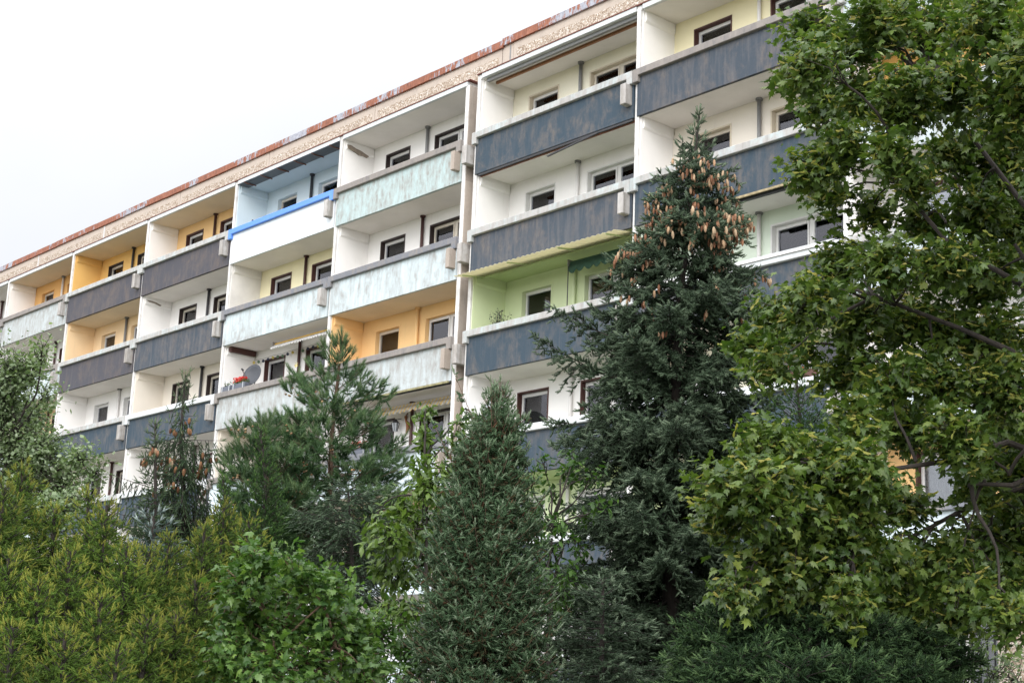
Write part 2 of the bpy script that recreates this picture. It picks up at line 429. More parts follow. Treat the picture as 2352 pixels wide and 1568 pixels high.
# dividers: one wall panel per storey; the right hand face carries the paint of its own balcony
def divider(b, r, x, dz, mright, edge, z0=0.0, z1=2.8):
    o = MB().box(x-.08, x+.045, .03, D+.1, z0, z1).build('divider_wall', edge, B, (0, 0, dz))
    q = MB().box(x+.045, x+.07, .095, D, z0+.16, z1-.001)
    q.prism([(x+.07, z1-.30), (x+.115, z1-.24), (x+.115, z1-.001), (x+.07, z1-.001)], .16, D-.02)
    q.build('plaster_face', mright, o)
    return o
for b in BAYS:
    for r in range(1, 7):
        if b >= 4 and r == 6: continue
        divider(b, r, bx(b), fz(b, r), WALL[S[(b, r)]['div']], FIN)
for r in range(1, 7):   # the closing divider of the left section, beside the expansion joint
    o = MB().box(2*W-.1, 2*W+.045, .02, D+.1, 0, 2.8).build('divider_wall', FIN, B, (0, 0, fz(1, r)))
    MB().box(2*W+.045, 2*W+.06, .035, D, 0, 2.799).build('plaster_face', CONCB if r % 2 else BEIGE, o)
MB().box(2*W+.061, 2*W+J-.081, D+.05, D+.2, 0, ZTOP+2.8).build('joint_strip', BEIGE, B)
MB().box(bx(6)-.1, bx(6)+.3, -.0, 12, 0, ZTOP+2.9).build('gable_wall', PEB, B)
MB().box(bx(-5)-.4, bx(-5)-.085, -.0, 12, 0, ZTOP+2.9).build('gable_wall', PEB, B)

# interior: partition walls, floors, rear wall
for b in range(-5, 7):
    MB().box(bx(b)-.075, bx(b)+.065, D+.29, 6, 0, ZTOP+2.8).build('partition_wall', INT, B)
for r in range(0, 7):
    MB().box(bx(-5), bx(6)-.1, D+.285, 6.2, -.001, .18).build('storey_floor', INT, B, (0, 0, ZTOP-(r-1)*2.8))
MB().box(bx(-5)-.1, bx(6)+.1, 6.2, 12, 0, ZTOP+2.8).build('rear_part', BEIGE, B)

# roof slab over the top balconies, tin edge, attic, cap
for b in BAYS:
    z = fz(b, 1)+2.8; x0 = bx(b); x1 = x0+W-(0 if b != 1 else -.06)
    rs = MB().box(x0+.12, x1-.09, 0, .10, 0, .13).build('roof_slab_edge', COP['white'], B, (0, 0, z))
    MB().box(x0-.08, x1+(.045 if b == 1 else -.081), -.018, D, .13, .158).build('tin_edge', REDTIN, rs)
    MB().box(x0+.071, x1-.082, .095, D+.3, .001, .128).build('roof_slab', CEIL[S[(b, 1)]['ceil']], B, (0, 0, z))
    MB().box(x0-.079, x0+.07, .03, .11, .0, .128).build('divider_head', FIN, B, (0, 0, z))
    # attic panel: beige rim, pebble dash field
    a0, a1 = x0+.012, x0+W-.012
    if b == 1: a1 = x0+W-.02
    MB().box(a0, a1, D-.02, D+.25, .16, 1.62).build('attic_panel', BEIGE, B, (0, 0, z))
    MB().box(a0+.14, a1-.14, D-.026, D-.0205, .1595, 1.27).build('pebble_field', PEB, B, (0, 0, z))
    if b == 1: MB().box(2*W+.005, 2*W+J-.01, D-.01, D+.2, .16, 1.6).build('attic_panel', BEIGE, B, (0, 0, z))
# white sealed panel joints
for b in (-4, -3, -2):
    MB().box(bx(b)-.035, bx(b)+.035, D-.028, D-.021, .16, 1.53).build('joint_seal', COP['white'], B, (0, 0, fz(b, 1)+2.8))
MB().box(12.56, 12.62, D-.012, D-.0101, .2, 1.5).build('joint_seal', PIPE['grey'], B, (0, 0, fz(1, 1)+2.8))
random.seed(9)
x = bx(-5)-.45
while x < bx(6)+.3:
    L = random.uniform(2.2, 4.2); xe = min(x+L, bx(6)+.35)
    if x < 12.3 < xe: xe = 12.3
    z = ZTOP+2.8+(DZ if x >= 12.29 else 0)+random.uniform(-.012, .012)
    q = MB(); q.prism([(x, 1.51), (xe+.02, 1.51), (xe+.02, 1.735), (x, 1.735)], D-.085-random.uniform(0, .008), D+.4)
    q.build('roof_edge', RUST, B, (0, 0, z), bevel=.004)
    x = xe
MB().box(bx(-5)-.4, bx(6)+.3, D+.26, 12, ZTOP+3.6, ZTOP+4.3).build('roof', plain('roof_felt', (.06, .06, .06), .9), B)
# plinth and flat ground floor of the right section
MB().box(bx(-5)-.3, bx(4)-.1, .3, D+.27, 0, 1.62).build('plinth', PEB, B)
XG = bx(4)
gw = MB()
zz0, zz1 = 0, fz(4, 5)-.005
ops = [(XG+1.0, XG+2.45, 2.3, 3.9), (XG+3.6, XG+5.1, 2.3, 3.9), (XG+7.2, XG+8.6, 2.3, 3.9), (XG+9.8, XG+11.2, 2.3, 3.9)]
xx = XG-.09
for o_ in ops:
    gw.box(xx, o_[0], D, D+.28, zz0, zz1); gw.box(o_[0], o_[1], D, D+.28, zz0, o_[2]); gw.box(o_[0], o_[1], D, D+.28, o_[3], zz1); xx = o_[1]
gw.box(xx, bx(6)-.1, D, D+.28, zz0, zz1); gw.build('ground_floor_wall', PEB, B)
for o_ in ops:
    q = MB(); k = .14
    q.box(o_[0]-k, o_[0], D-.02, D+.1, o_[2]-k, o_[3]+k); q.box(o_[1], o_[1]+k, D-.02, D+.1, o_[2]-k, o_[3]+k)
    q.box(o_[0], o_[1], D-.02, D+.1, o_[3], o_[3]+k); q.box(o_[0], o_[1], D-.05, D+.1, o_[2]-k, o_[2])
    sr = q.build('window_surround', BEIGE, B)
    q = MB(); q.box(o_[0], o_[1], D+.11, D+.17, o_[3]-.07, o_[3]); q.box(o_[0], o_[1], D+.11, D+.17, o_[2], o_[2]+.07)
    for xa in (o_[0], (o_[0]+o_[1])/2-.035, o_[1]-.07): q.box(xa, xa+.07, D+.111, D+.171, o_[2]+.07, o_[3]-.07)
    q.build('frame', FRAME, sr); MB().box(o_[0]+.05, o_[1]-.05, D+.135, D+.142, o_[2]+.05, o_[3]-.05).build('pane', GLASS, sr)
    q = MB()
    for i in range(9): q.bar((o_[0]+.08+i*(o_[1]-o_[0]-.16)/8, D-.01, o_[2]), (o_[0]+.08+i*(o_[1]-o_[0]-.16)/8, D-.01, o_[3]-.5), .018)
    q.bar((o_[0], D-.01, o_[3]-.5), (o_[1], D-.01, o_[3]-.5), .03); q.build('window_bars', RAILD, sr)
# ------------------------------------------------------------------ things on the balconies
DG = plain('dish_grey', (.06, .065, .075), .5); DL = plain('dish_pale', (.60, .64, .68), .5); DC = plain('dish_cream', (.74, .71, .66), .6)
METAL = plain('galvanised_arm', (.35, .35, .36), .5, .6)
def dish(name_label, b, r, x, y, z, dia, aim, mt, group=None):
    e = empty('satellite_dish', (bx(b)+x, y, fz(b, r)+z), name_label, 'satellite dish', group)
    q = MB(); n, m = 28, 5
    ax = Vector(aim).normalized(); ux = ax.cross(Vector((0, 0, 1))).normalized(); uz = ux.cross(ax)
    for j in range(m+1):
        rr = dia/2*j/m; dp = -.16*dia*(1-(j/m)**2)
        for k in range(n):
            t = 2*math.pi*k/n; q.v.append(tuple(ux*rr*math.cos(t)*.92 + uz*rr*math.sin(t) + ax*dp))
    for j in range(m):
        for k in range(n):
            l = (k+1) % n; q.f.append((j*n+k, j*n+l, (j+1)*n+l, (j+1)*n+k))
    n0 = len(q.v)
    q.v += [tuple(Vector(v)-ax*.012) for v in q.v[:n0]]
    q.f += [tuple(i+n0 for i in reversed(f)) for f in q.f[:n*m]]
    for k in range(n):
        l = (k+1) % n; q.f.append((m*n+k, m*n+l, n0+m*n+l, n0+m*n+k))
    q.build('reflector', mt, e, smooth=True)
    MB().bar((0, 0, -dia*.46), tuple(ax*dia*.62-uz*dia*.12), .022).build('feed_arm', METAL, e)
    p = ax*dia*.62-uz*dia*.10
    MB().tube([tuple(p-ax*.06), tuple(p+ax*.03)], .03, 10).build('receiver', RAILD, e)
    MB().tube([tuple(-ax*.17*dia), (-ax*.2)[:], tuple(-ax*.2-Vector((0, 0, .55)))], .022, 8).build('mast', METAL, e)
    return e
dish('dark grey satellite dish behind the red geranium box on the worn pale balcony', 0, 3, 1.42, .34, 1.70, .78, (.35, -1, .35), DG)
dish('pale grey satellite dish beside the divider, left of the pointed juniper top', 2, 4, .30, .42, 1.78, .8, (-.3, -1, .4), DL)
dish('cream satellite dish fixed on the plain wall, left of the pine crown', 0, 4, .78, .5, 1.50, .85, (.85, -.8, .35), DC)
dish('white satellite dish just peeping over the bright blue coping', 0, 1, 1.35, .5, 1.18, .8, (-.2, -1, .35), DL)
dish('white satellite dish behind the tall cone laden spruce', 3, 4, .45, .12, 1.5, .75, (.75, -1, .3), DL)

rng = np.random.default_rng(11)
def leafclump(n, box, size, seed):
    g_ = np.random.default_rng(seed); V = []; F = []
    for i in range(n):
        c = g_.uniform(-1, 1, 3)*np.array(box); d = g_.normal(size=3); d /= np.linalg.norm(d); e = np.cross(d, g_.normal(size=3)); e /= np.linalg.norm(e)
        s = size*g_.uniform(.6, 1.2); k = len(V)
        V += [tuple(c-d*s), tuple(c+e*s*.45), tuple(c+d*s), tuple(c-e*s*.45)]; F.append((k, k+1, k+2, k+3))
    q = MB(); q.v = V; q.f = F; return q
GREENP = plain('balcony_plant_leaf', (.07, .12, .04), .6, var=.4); REDP = plain('red_petals', (.72, .03, .02), .6, var=.3)
TEALP = plain('dark_olive_leaf', (.05, .085, .06), .6, var=.4); PURP = plain('dry_purple_twigs', (.22, .12, .12), .8)
BOXG = plain('grey_planter', (.11, .12, .15), .5); BOXB = plain('brown_planter', (.10, .045, .035), .6)
def flowerbox(label, b, r, x, wdt, boxm, nleaf, nflow, y=.0, fcol=REDP, dens=1, zz=1.2):
    e = empty('flower_box', (bx(b)+x, y, fz(b, r)+zz), label, 'flower box', None)
    q = MB(); q.prism([(-wdt/2+.02, 0), (wdt/2-.02, 0), (wdt/2, .16), (-wdt/2, .16)], -.09, .09); q.build('box', boxm, e, bevel=.006)
    q = MB()
    for s in (-.35, .35): q.box(s*wdt-.012, s*wdt+.012, -.1, -.091, -.03, .18)
    q.build('bracket', COP['white'], e)
    if nleaf: leafclump(nleaf, (wdt*.46, .09, .08), .04, nleaf).build('leaves', GREENP, e, (0, 0, .2))
    if nflow: leafclump(nflow, (wdt*.36, .10, .075), .036, nflow+3).build('flowers', fcol, e, (-.03, 0, .30))
    return e
flowerbox('grey planter of bright red geraniums in front of the dark satellite dish', 0, 3, 1.36, .82, BOXG, 360, 330)
flowerbox('small grey planter with sparse pale flowers beside the red geraniums', 0, 3, .60, .60, BOXG, 60, 22, fcol=DL)
flowerbox('planter of red flowers on the ledge behind the pine tree', 1, 4, 2.03, .9, BOXG, 260, 130)
flowerbox('planter of red flowers half hidden by the light green cherry leaves', 1, 5, 5.0, .9, BOXG, 200, 200)
flowerbox('long brown wooden planter with a few red blooms, framed by spruce and maple', 3, 4, 5.0, 1.4, BOXB, 520, 26)
e = empty('potted_plant', (bx(2)+.80, .35, fz(2, 3)+.42), 'bushy dark green plant standing in the left corner of the lime green balcony', 'potted plant')
MB().tube([(0, 0, 0), (0, 0, .35)], [.14, .19], 16).build('pot', BOXB, e)
q = MB()
g_ = np.random.default_rng(3)
lv = leafclump(1, (0, 0, 0), .01, 1)
for i in range(34):
    a = g_.uniform(0, 6.3); h = g_.uniform(.75, 1.32); s = g_.uniform(.12, .55)
    tip = np.array((math.cos(a)*s-.15*0, math.sin(a)*s*.45, h)); q.tube([(0, 0, .3), (tip[0]*.4, tip[1]*.4, h*.65), tuple(tip)], [.008, .006, .003], 4)
    for j in range(16):
        c = np.array((0, 0, .3))*(1-(.5+.5*j/16))+tip*(.5+.5*j/16); d = g_.normal(size=3); d /= np.linalg.norm(d); f = np.cross(d, g_.normal(size=3)); f /= np.linalg.norm(f)
        k = len(lv.v); c = c+g_.normal(size=3)*.03; lv.v += [tuple(c), tuple(c+d*.035+f*.015), tuple(c+d*.07), tuple(c+d*.035-f*.015)]; lv.f.append((k, k+1, k+2, k+3))
q.build('stems', BOXB, e); lv.build('leaves', TEALP, e)
e = empty('dried_bush', (bx(3)+4.1, .3, fz(3, 4)+.16), 'bunch of dry brown and violet twigs standing left of the brown planter', 'dried plant')
q = MB()
for i in range(90):
    a = g_.uniform(0, 6.3); s = g_.uniform(.1, .5); q.tube([(0, 0, .3), (math.cos(a)*s, math.sin(a)*s*.4, g_.uniform(1.1, 1.65))], [.007, .002], 3)
q.build('twigs', PURP, e); MB().tube([(0, 0, 0), (0, 0, .33)], [.13, .17], 14).build('pot', BOXB, e)

# awnings, rails, canopy -------------------------------------------------
def stripes(name, a, b, sc):
    m, t, bb = mat(name); g = N(t, 'ShaderNodeNewGeometry'); sp = N(t, 'ShaderNodeSeparateXYZ'); t.links.new(g.outputs['Position'], sp.inputs[0])
    f = math_(t, 'GREATER_THAN', math_(t, 'SINE', math_(t, 'MULTIPLY', sp.outputs[0], sc), 0), 0)
    t.links.new(mixc(t, f, a, b), bb.inputs['Base Color']); bb.inputs['Roughness'].default_value = .9; return m
def awning(label, b, r, x0, x1, y, z, mt, drop=.2, roll=.055, scal=.16, rollm=None, tilt=.1):
    e = empty('awning', (bx(b)+x0, y, fz(b, r)+z), label, 'awning')
    L = x1-x0
    MB().tube([(0, .06, 0), (L, .06, 0)], roll, 12).build('roller', rollm or mt, e)
    for xa in (-.03, L): MB().box(xa, xa+.03, -.06, .14, -.08, .08).build('end_cap', METAL, e)
    q = MB(); n = int(L/scal)*8
    for i in range(n+1):
        x = L*i/n; s = abs(math.sin(math.pi*x/scal)); yy = -tilt+.012*math.sin(x*9)
        q.v += [(x, 0, -.03), (x, yy, -drop*.62-.06*s*drop/.2)]
    q.f = [(2*i, 2*i+1, 2*i+3, 2*i+2) for i in range(n)]
    me = q.mesh('valance', smooth=True); v = link('valance', me, mt, e)
    sol = v.modifiers.new('thick', 'SOLIDIFY'); sol.thickness = .004
    return e
WY = plain('white_awning_cloth', (.70, .69, .67), .9); YB = plain('yellow_roller_tube', (.72, .45, .10), .6)
awning('white scalloped awning on a yellow roller above the dish and geraniums', 0, 3, 2.35, 6.0, .52, 2.60, WY, .22, .045, .15, YB, .14)
awning('striped yellow and grey scalloped awning behind the pine crown', 1, 4, 1.5, 6.0, .66, 2.58, stripes('striped_cloth', (.50, .36, .16), (.42, .40, .36), 38), .26, .05, .24)
awning('dark green scalloped awning in the right half of the lime green balcony', 2, 3, 3.25, 5.95, .62, 2.60, plain('green_awning_cloth', (.045, .105, .075), .9), .34, .05, .30, tilt=.05)
e = empty('awning_pole', (bx(2)+3.22, .6, fz(2, 3)+.9), 'thin dark crank pole hanging from the green awning', 'pole')
MB().tube([(0, 0, .25), (0, 0, 1.68)], .014, 6).build('rod', RAILD, e); MB().tube([(0, 0, .25), (0, 0, .42)], .024, 8).build('grip', FRAME, e)

e = empty('corrugated_canopy', (bx(2), 0, fz(2, 2)-.0), 'cream corrugated plastic canopy sloping out above the lime green balcony', 'canopy')
CANM = plain('cream_corrugated_sheet', (.78, .74, .56), .5)
_t = CANM.node_tree; _tr = N(_t, 'ShaderNodeBsdfTranslucent'); _tr.inputs[0].default_value = (.82, .78, .58, 1); _ms = N(_t, 'ShaderNodeMixShader'); _ms.inputs[0].default_value = .5
_o = _t.nodes['Material Output']; _t.links.new(_t.nodes['Principled BSDF'].outputs[0], _ms.inputs[1]); _t.links.new(_tr.outputs[0], _ms.inputs[2]); _t.links.new(_ms.outputs[0], _o.inputs[0])
q = MB(); n = 200; xa, xb = -.10, W-.20
for i in range(n+1):
    x = xa+(xb-xa)*i/n; zc = .013*math.sin(2*math.pi*i/6)
    q.v += [(x, -.47, -.16+zc), (x, .34, .0-.035+zc)]
q.f = [(2*i, 2*i+1, 2*i+3, 2*i+2) for i in range(n)]
v = link('sheet', q.mesh('sheet', smooth=True), CANM, e)
v.modifiers.new('thick', 'SOLIDIFY').thickness = .005
q = MB()
for x in (.2, 2.0, 3.9, 5.6): q.bar((x, -.42, -.175), (x, .33, -.06), .035)
q.bar((.1, .3, -.085), (W-.25, .3, -.085), .04); q.build('support', CEIL['lime'], e)

# grey sheet awning below the roof of the pale blue loggia
e = empty('metal_sun_shade', (bx(0), 0, fz(0, 1)+2.8), 'dark grey sheet metal shade with rusty arms under the roof above the pale blue balcony', 'sun shade')
q = MB().prism([(.12, -.03), (W-.14, -.03), (W-.14, -.012), (.12, -.012)], -.02, .42)
q.build('sheet', plain('dark_sheet', (.10, .11, .12), .5, .3), e)
q = MB()
for i in range(6):
    x = .55+i*1.0; q.tube([(x, -.03, -.02), (x+.02, .1, -.06), (x, .45, -.045)], .018, 6)
q.build('arm', RAILR, e)

def rail(label, b, r, dz, segs, name='awning_rail'):
    e = empty(name, (bx(b), 0, fz(b, r)+dz), label, 'rail')
    for nm, m_, (x0, x1, y, z, h) in segs: MB().box(x0, x1, y, y+h*.9, z-h, z).build(nm, m_, e)
rail('grey tube and rusty slat under the roof of the top cream balcony', 2, 1, 2.8, [('tube', PIPE['grey'], (.2, 5.95, .12, -.003, .10)), ('slat', plain('brown_slat', (.33, .15, .07), .7, var=.3), (.22, 5.95, .43, -.003, .07))])
rail('red rusty rail under the worn slate parapet with a loose bar hanging off', 2, 2, 2.8, [('slat', RAILR, (.12, 5.97, .1, -.003, .06)), ('tube', RAILD, (.12, 5.97, .02, -.003, .055))])
e = empty('loose_bar', (bx(2)+2.8, 0, fz(2, 2)+2.7), 'loose dark metal bar hanging slanted from the balcony underside', 'bar')
MB().bar((.47, -.3, -.28), (2.0, .0, .04), .05, .035).build('bar', RAILD, e); MB().bar((1.9, .06, .03), (2.2, .12, .06), .05).build('hinge', RAILR, e)
rail('splintered yellowish board along the underside of the slate parapet behind the spruce top', 3, 3, 2.8, [('board', plain('old_board', (.42, .34, .2), .8, var=.5), (2.5, 5.9, -.02, -.003, .05)), ('tube', RAILD, (2.6, 5.9, .1, -.003, .09))], 'edge_board')
rail('mossy yellow board under the pale parapet right of the pine top', 1, 4, 2.8, [('board', plain('mossy_board', (.33, .30, .16), .8, var=.5), (.9, 5.95, -.06, -.0, .055)), ('tube', RAILD, (1.0, 5.95, .1, -.003, .05))], 'edge_board')
rail('dark brown timber beam along the divider under the ceiling above the dish', 0, 3, 2.8, [('beam', REV['brown'], (.13, .27, .12, -.005, .17))], 'timber_beam')
# make the beam run into the loggia
for o in bpy.data.objects:
    if o.name.startswith('timber_beam'): o.children[0].scale = (1, 6.2, 1); o.children[0].location = (0, -.55, 0)
e = empty('balcony_rail_cover', (bx(3), 0, fz(3, 3)+1.2), 'white tin cover strip and net on the coping of the mint green balcony', 'rail cover')
MB().box(.1, 5.9, -.13, .14, .0, .03).build('strip', COP['white'], e)
MB().box(.1, 5.9, -.135, -.12, -.05, .0).build('lip', FRAME, e)

# string of little lampions, wall lantern, wooden ornament, pinwheel
BULB = [plain('yellow_lampion', (.62, .5, .14), .6), plain('dark_blue_lampion', (.04, .05, .09), .6), plain('green_lampion', (.12, .2, .12), .6)]
e = empty('lampion_string', (bx(0), D-.1, fz(0, 3)+2.52), 'string of small yellow and dark lampions strung under the ceiling above the dish', 'string of lampions')
pts = [(.2+i*.29, 0, -.02-.03*math.sin(i*.8)**2) for i in range(20)]
MB().tube(pts, .005, 4).build('cord', RAILD, e)
for i, p_ in enumerate(pts):
    if i in (9,): continue
    MB().tube([(p_[0], 0, p_[2]-.03), (p_[0], 0, p_[2]-.055), (p_[0], 0, p_[2]-.10), (p_[0], 0, p_[2]-.125)], [.02, .045, .045, .02], 8).build('lampion', BULB[(i*2+(i//3)) % 3], e)
e = empty('wall_lantern', (bx(1)+2.27, D-.2, fz(1, 4)+2.05), 'black glass wall lantern on a bracket right of the pine crown', 'lantern')
MB().tube([(0, 0, .3), (0, 0, .22), (0, 0, .18)], [.02, .09, .12], 6).build('cap', RAILD, e); MB().tube([(0, 0, -.05), (0, 0, .18)], [.06, .11], 6).build('glass', DL, e)
q = MB()
for k in range(6): a = k*math.pi/3; q.bar((.062*math.cos(a), .062*math.sin(a), -.06), (.118*math.cos(a), .118*math.sin(a), .19), .014)
q.bar((0, 0, .28), (0, .2, .34), .02); q.build('bracket', RAILD, e)
e = empty('wooden_ornament', (bx(1)+2.62, D-.05, fz(1, 4)+2.05), 'carved brown wooden ornament hanging on the wall beside the lantern', 'ornament')
MB().tube([(0, 0, .45), (-.07, 0, .36), (-.06, 0, .25), (.03, 0, .15), (.05, 0, .0), (-.02, 0, -.15)], [.03, .05, .03, .05, .05, .02], 8).build('carving', plain('carved_wood', (.30, .12, .05), .6), e, smooth=True)
e = empty('pinwheel', (bx(0)+4.1, .3, fz(0, 3)+.2), 'small yellow pinwheel on a pale stick between the two windows', 'pinwheel')
MB().tube([(0, 0, 0), (0, 0, 1.45)], .012, 6).build('stick', FRAME, e)
q = MB()
for k in range(6):
    a = k*math.pi/3; c, s = math.cos(a), math.sin(a); n = len(q.v)
    q.v += [(0, -.02, 1.45), (.09*c, -.03, 1.45+.09*s), (.09*c-.05*s, -.01, 1.45+.09*s+.05*c)]; q.f.append((n, n+1, n+2))
q.build('vanes', BULB[0], e)
e = empty('open_window_sash', (bx(2)+1.55, D+.02, fz(2, 2)+.95), 'white sash standing ajar in the window of the white balcony above the canopy', 'window sash')
MB().bar((0, 0, 0), (.0, .0, 0.45), .05).bar((0, 0, .4), (.28, .25, .28), .05).build('rail', FRAME, e)

SPALL = weathered('spalled_concrete', (.30, .25, .20), (.16, .13, .10), (.4, .36, .3), .9, .3, pscale=9)
def spall(b, r, pts):
    n = len(pts); q = MB(); x0, x1 = .046, .128
    q.v = [(x0, y, z) for y, z in pts]+[(x1, y, z) for y, z in pts]
    q.f = [tuple(range(n, 2*n)), tuple(range(n-1, -1, -1))]+[(i, (i+1) % n, n+(i+1) % n, n+i) for i in range(n)]
    q.build('spalled_patch', SPALL, B, (bx(b), 0, fz(b, r)))
spall(1, 1, [(.16, 2.66), (.3, 2.68), (.5, 2.62), (.68, 2.60), (.9, 2.53), (1.0, 2.50), (.93, 2.44), (.8, 2.47), (.62, 2.45), (.5, 2.50), (.36, 2.52), (.2, 2.55)])
spall(-1, 2, [(.16, 2.68), (.4, 2.69), (.6, 2.66), (.8, 2.6), (.74, 2.56), (.5, 2.62), (.3, 2.63)])

# hand rail of the entrance steps at the lower right
e = empty('stair_handrail', (bx(4)+4.3, -1.2, 0), 'dark metal handrail of the entrance steps at the lower right', 'handrail')
q = MB(); q.tube([(-1.4, 0, 1.2), (1.2, 0, 3.0), (2.4, 0, 3.0)], .035, 8); q.build('rail', RAILD, e)
for i in range(9): MB().bar((-1.3+i*.31, 0, 0), (-1.3+i*.31, 0, 1.27+i*.31*.69), .02).build('baluster', RAILD, e)
e = empty('entrance_steps', (bx(4)+4.5, -1.15, 0), 'concrete entrance steps leading up to the raised ground floor', 'steps')
q = MB()
for i in range(8): q.box(-1.3+i*.33, 2.6, 0, 2.2, i*.17, (i+1)*.17)
q.build('flight', BEIGE, e)

# ------------------------------------------------------------------ vegetation tools
def inst_mesh(name, tv, tf, pos, Mx, tint, smooth=False):
    """one mesh holding len(pos) transformed copies of a small template (vertices tv, triangles/quads tf)"""
    tv = np.asarray(tv, float); n = len(pos)
    if tv.ndim == 2: tv = tv[None]
    k = tv.shape[1]; pick = (np.arange(n)*7919 >> 3) % len(tv)      # several variants of the template, mixed
    V = (np.einsum('nij,nkj->nki', Mx, tv[pick]) + pos[:, None, :]).reshape(-1, 3)
    lens = np.array([len(f) for f in tf]); flat = np.concatenate([np.array(f) for f in tf])
    L = (flat[None, :] + (np.arange(n)*k)[:, None]).reshape(-1)
    st = np.concatenate([[0], np.cumsum(np.tile(lens, n))[:-1]])
    me = bpy.data.meshes.new(name)
    me.vertices.add(len(V)); me.vertices.foreach_set('co', V.astype(np.float32).ravel())
    me.loops.add(len(L)); me.loops.foreach_set('vertex_index', L.astype(np.int32))
    me.polygons.add(n*len(tf)); me.polygons.foreach_set('loop_start', st.astype(np.int32))
    a = me.attributes.new('tint', 'FLOAT', 'POINT'); a.data.foreach_set('value', np.repeat(tint, k).astype(np.float32))
    me.update(calc_edges=True)
    if smooth: me.polygons.foreach_set('use_smooth', [True]*len(me.polygons))
    return me

def frames(dirs, rng, scale, normal=None, jit=.0):
    """matrices whose z column is dir (templates grow along z); x column is random, or as close to `normal` as can be"""
    d = dirs/np.linalg.norm(dirs, axis=1, keepdims=True)
    if normal is None: r = rng.normal(size=d.shape)
    else: r = normal + rng.normal(size=d.shape)*jit
    x = np.cross(r, d); x /= np.linalg.norm(x, axis=1, keepdims=True)+1e-9
    y = np.cross(d, x)
    Mx = np.stack([x, y, d], axis=2)
    return Mx*np.asarray(scale).reshape(-1, 1, 1)

def leafmat(name, cols, transl=.3, rough=.55, spec=.35, clump=1.2, cvar=.35):
    m = bpy.data.materials.new(name); m.use_nodes = True; t = m.node_tree; b = t.nodes['Principled BSDF']; o = t.nodes['Material Output']
    a = N(t, 'ShaderNodeAttribute', attribute_name='tint')
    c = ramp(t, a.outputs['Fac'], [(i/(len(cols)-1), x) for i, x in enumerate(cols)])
    c = mixc(t, 1.0, c, ramp(t, noise(t, clump, 3), [(.32, 1-cvar), (.68, 1.0)]), 'MULTIPLY')
    t.links.new(c, b.inputs['Base Color']); b.inputs['Roughness'].default_value = rough; b.inputs['Specular IOR Level'].default_value = spec
    if transl:
        tr = N(t, 'ShaderNodeBsdfTranslucent'); t.links.new(mixc(t, 1.0, c, (1.0, 1.15, .55), 'MULTIPLY'), tr.inputs[0])
        ms = N(t, 'ShaderNodeMixShader'); ms.inputs[0].default_value = transl
        t.links.new(b.outputs[0], ms.inputs[1]); t.links.new(tr.outputs[0], ms.inputs[2]); t.links.new(ms.outputs[0], o.inputs[0])
    return m
def barkmat(name, a, b_):
    m, t, b = mat(name)
    c = ramp(t, noise(t, 14, 6, .7, (1, 1, .35)), [(.3, a), (.7, b_)]); t.links.new(c, b.inputs['Base Color']); b.inputs['Roughness'].default_value = .95
    bump(t, b, noise(t, 40, 5, .7, (1, 1, .3)), .6, .01); return m
BARK = barkmat('dark_bark', (.014, .011, .009), (.045, .036, .030))
BARKR = barkmat('reddish_bark', (.07, .04, .025), (.17, .11, .075))

def needle_shoot(n, length, nl, wd, ang=.8, seed=0, core=.004, taper=.6):
    """twig end with n flat needles"""
    g = np.random.default_rng(seed); v = []; f = []
    for i in range(n):
        z = length*(i+.5)/n; a = i*2.39996+g.uniform(-.3, .3); l = nl*g.uniform(.8, 1.1)*(1-(1-taper)*(z/length)**2)
        an = ang*g.uniform(.75, 1.15)*(1-.55*(z/length)**2)
        o = np.array([math.cos(a)*math.sin(an), math.sin(a)*math.sin(an), math.cos(an)])
        s = np.array([-math.sin(a), math.cos(a), 0])*wd/2
        p = np.array([0, 0, z]); k = len(v)
        v += [p-s, p+s, p+o*l]; f.append((k, k+1, k+2))
    k = len(v)
    for z, r in ((0, core*.7), (length*.55, core)):
        for a in range(4): v.append(np.array([r*math.cos(a*math.pi/2+z*9), r*math.sin(a*math.pi/2+z*9), z]))
    v.append(np.array([0, 0, length*1.05]))
    for a in range(4):
        b = (a+1) % 4; f.append((k+a, k+b, k+4+b, k+4+a)); f.append((k+4+a, k+4+b, k+8))
    return np.array(v), f

def cone_template(L=.10, r=.016, n=6, m=7):
    v = []; f = []
    for j in range(m+1):
        t = j/m; rr = r*(math.sin(math.pi*min(1, .08+t*.90))**.6)*(1+.18*(j % 2))
        for k in range(n):
            a = 2*math.pi*k/n+(j % 2)*math.pi/n; v.append((rr*math.cos(a), rr*math.sin(a), L*t))
    for j in range(m):
        for k in range(n):
            l = (k+1) % n; f.append((j*n+k, j*n+l, (j+1)*n+l, (j+1)*n+k))
    return np.array(v), f

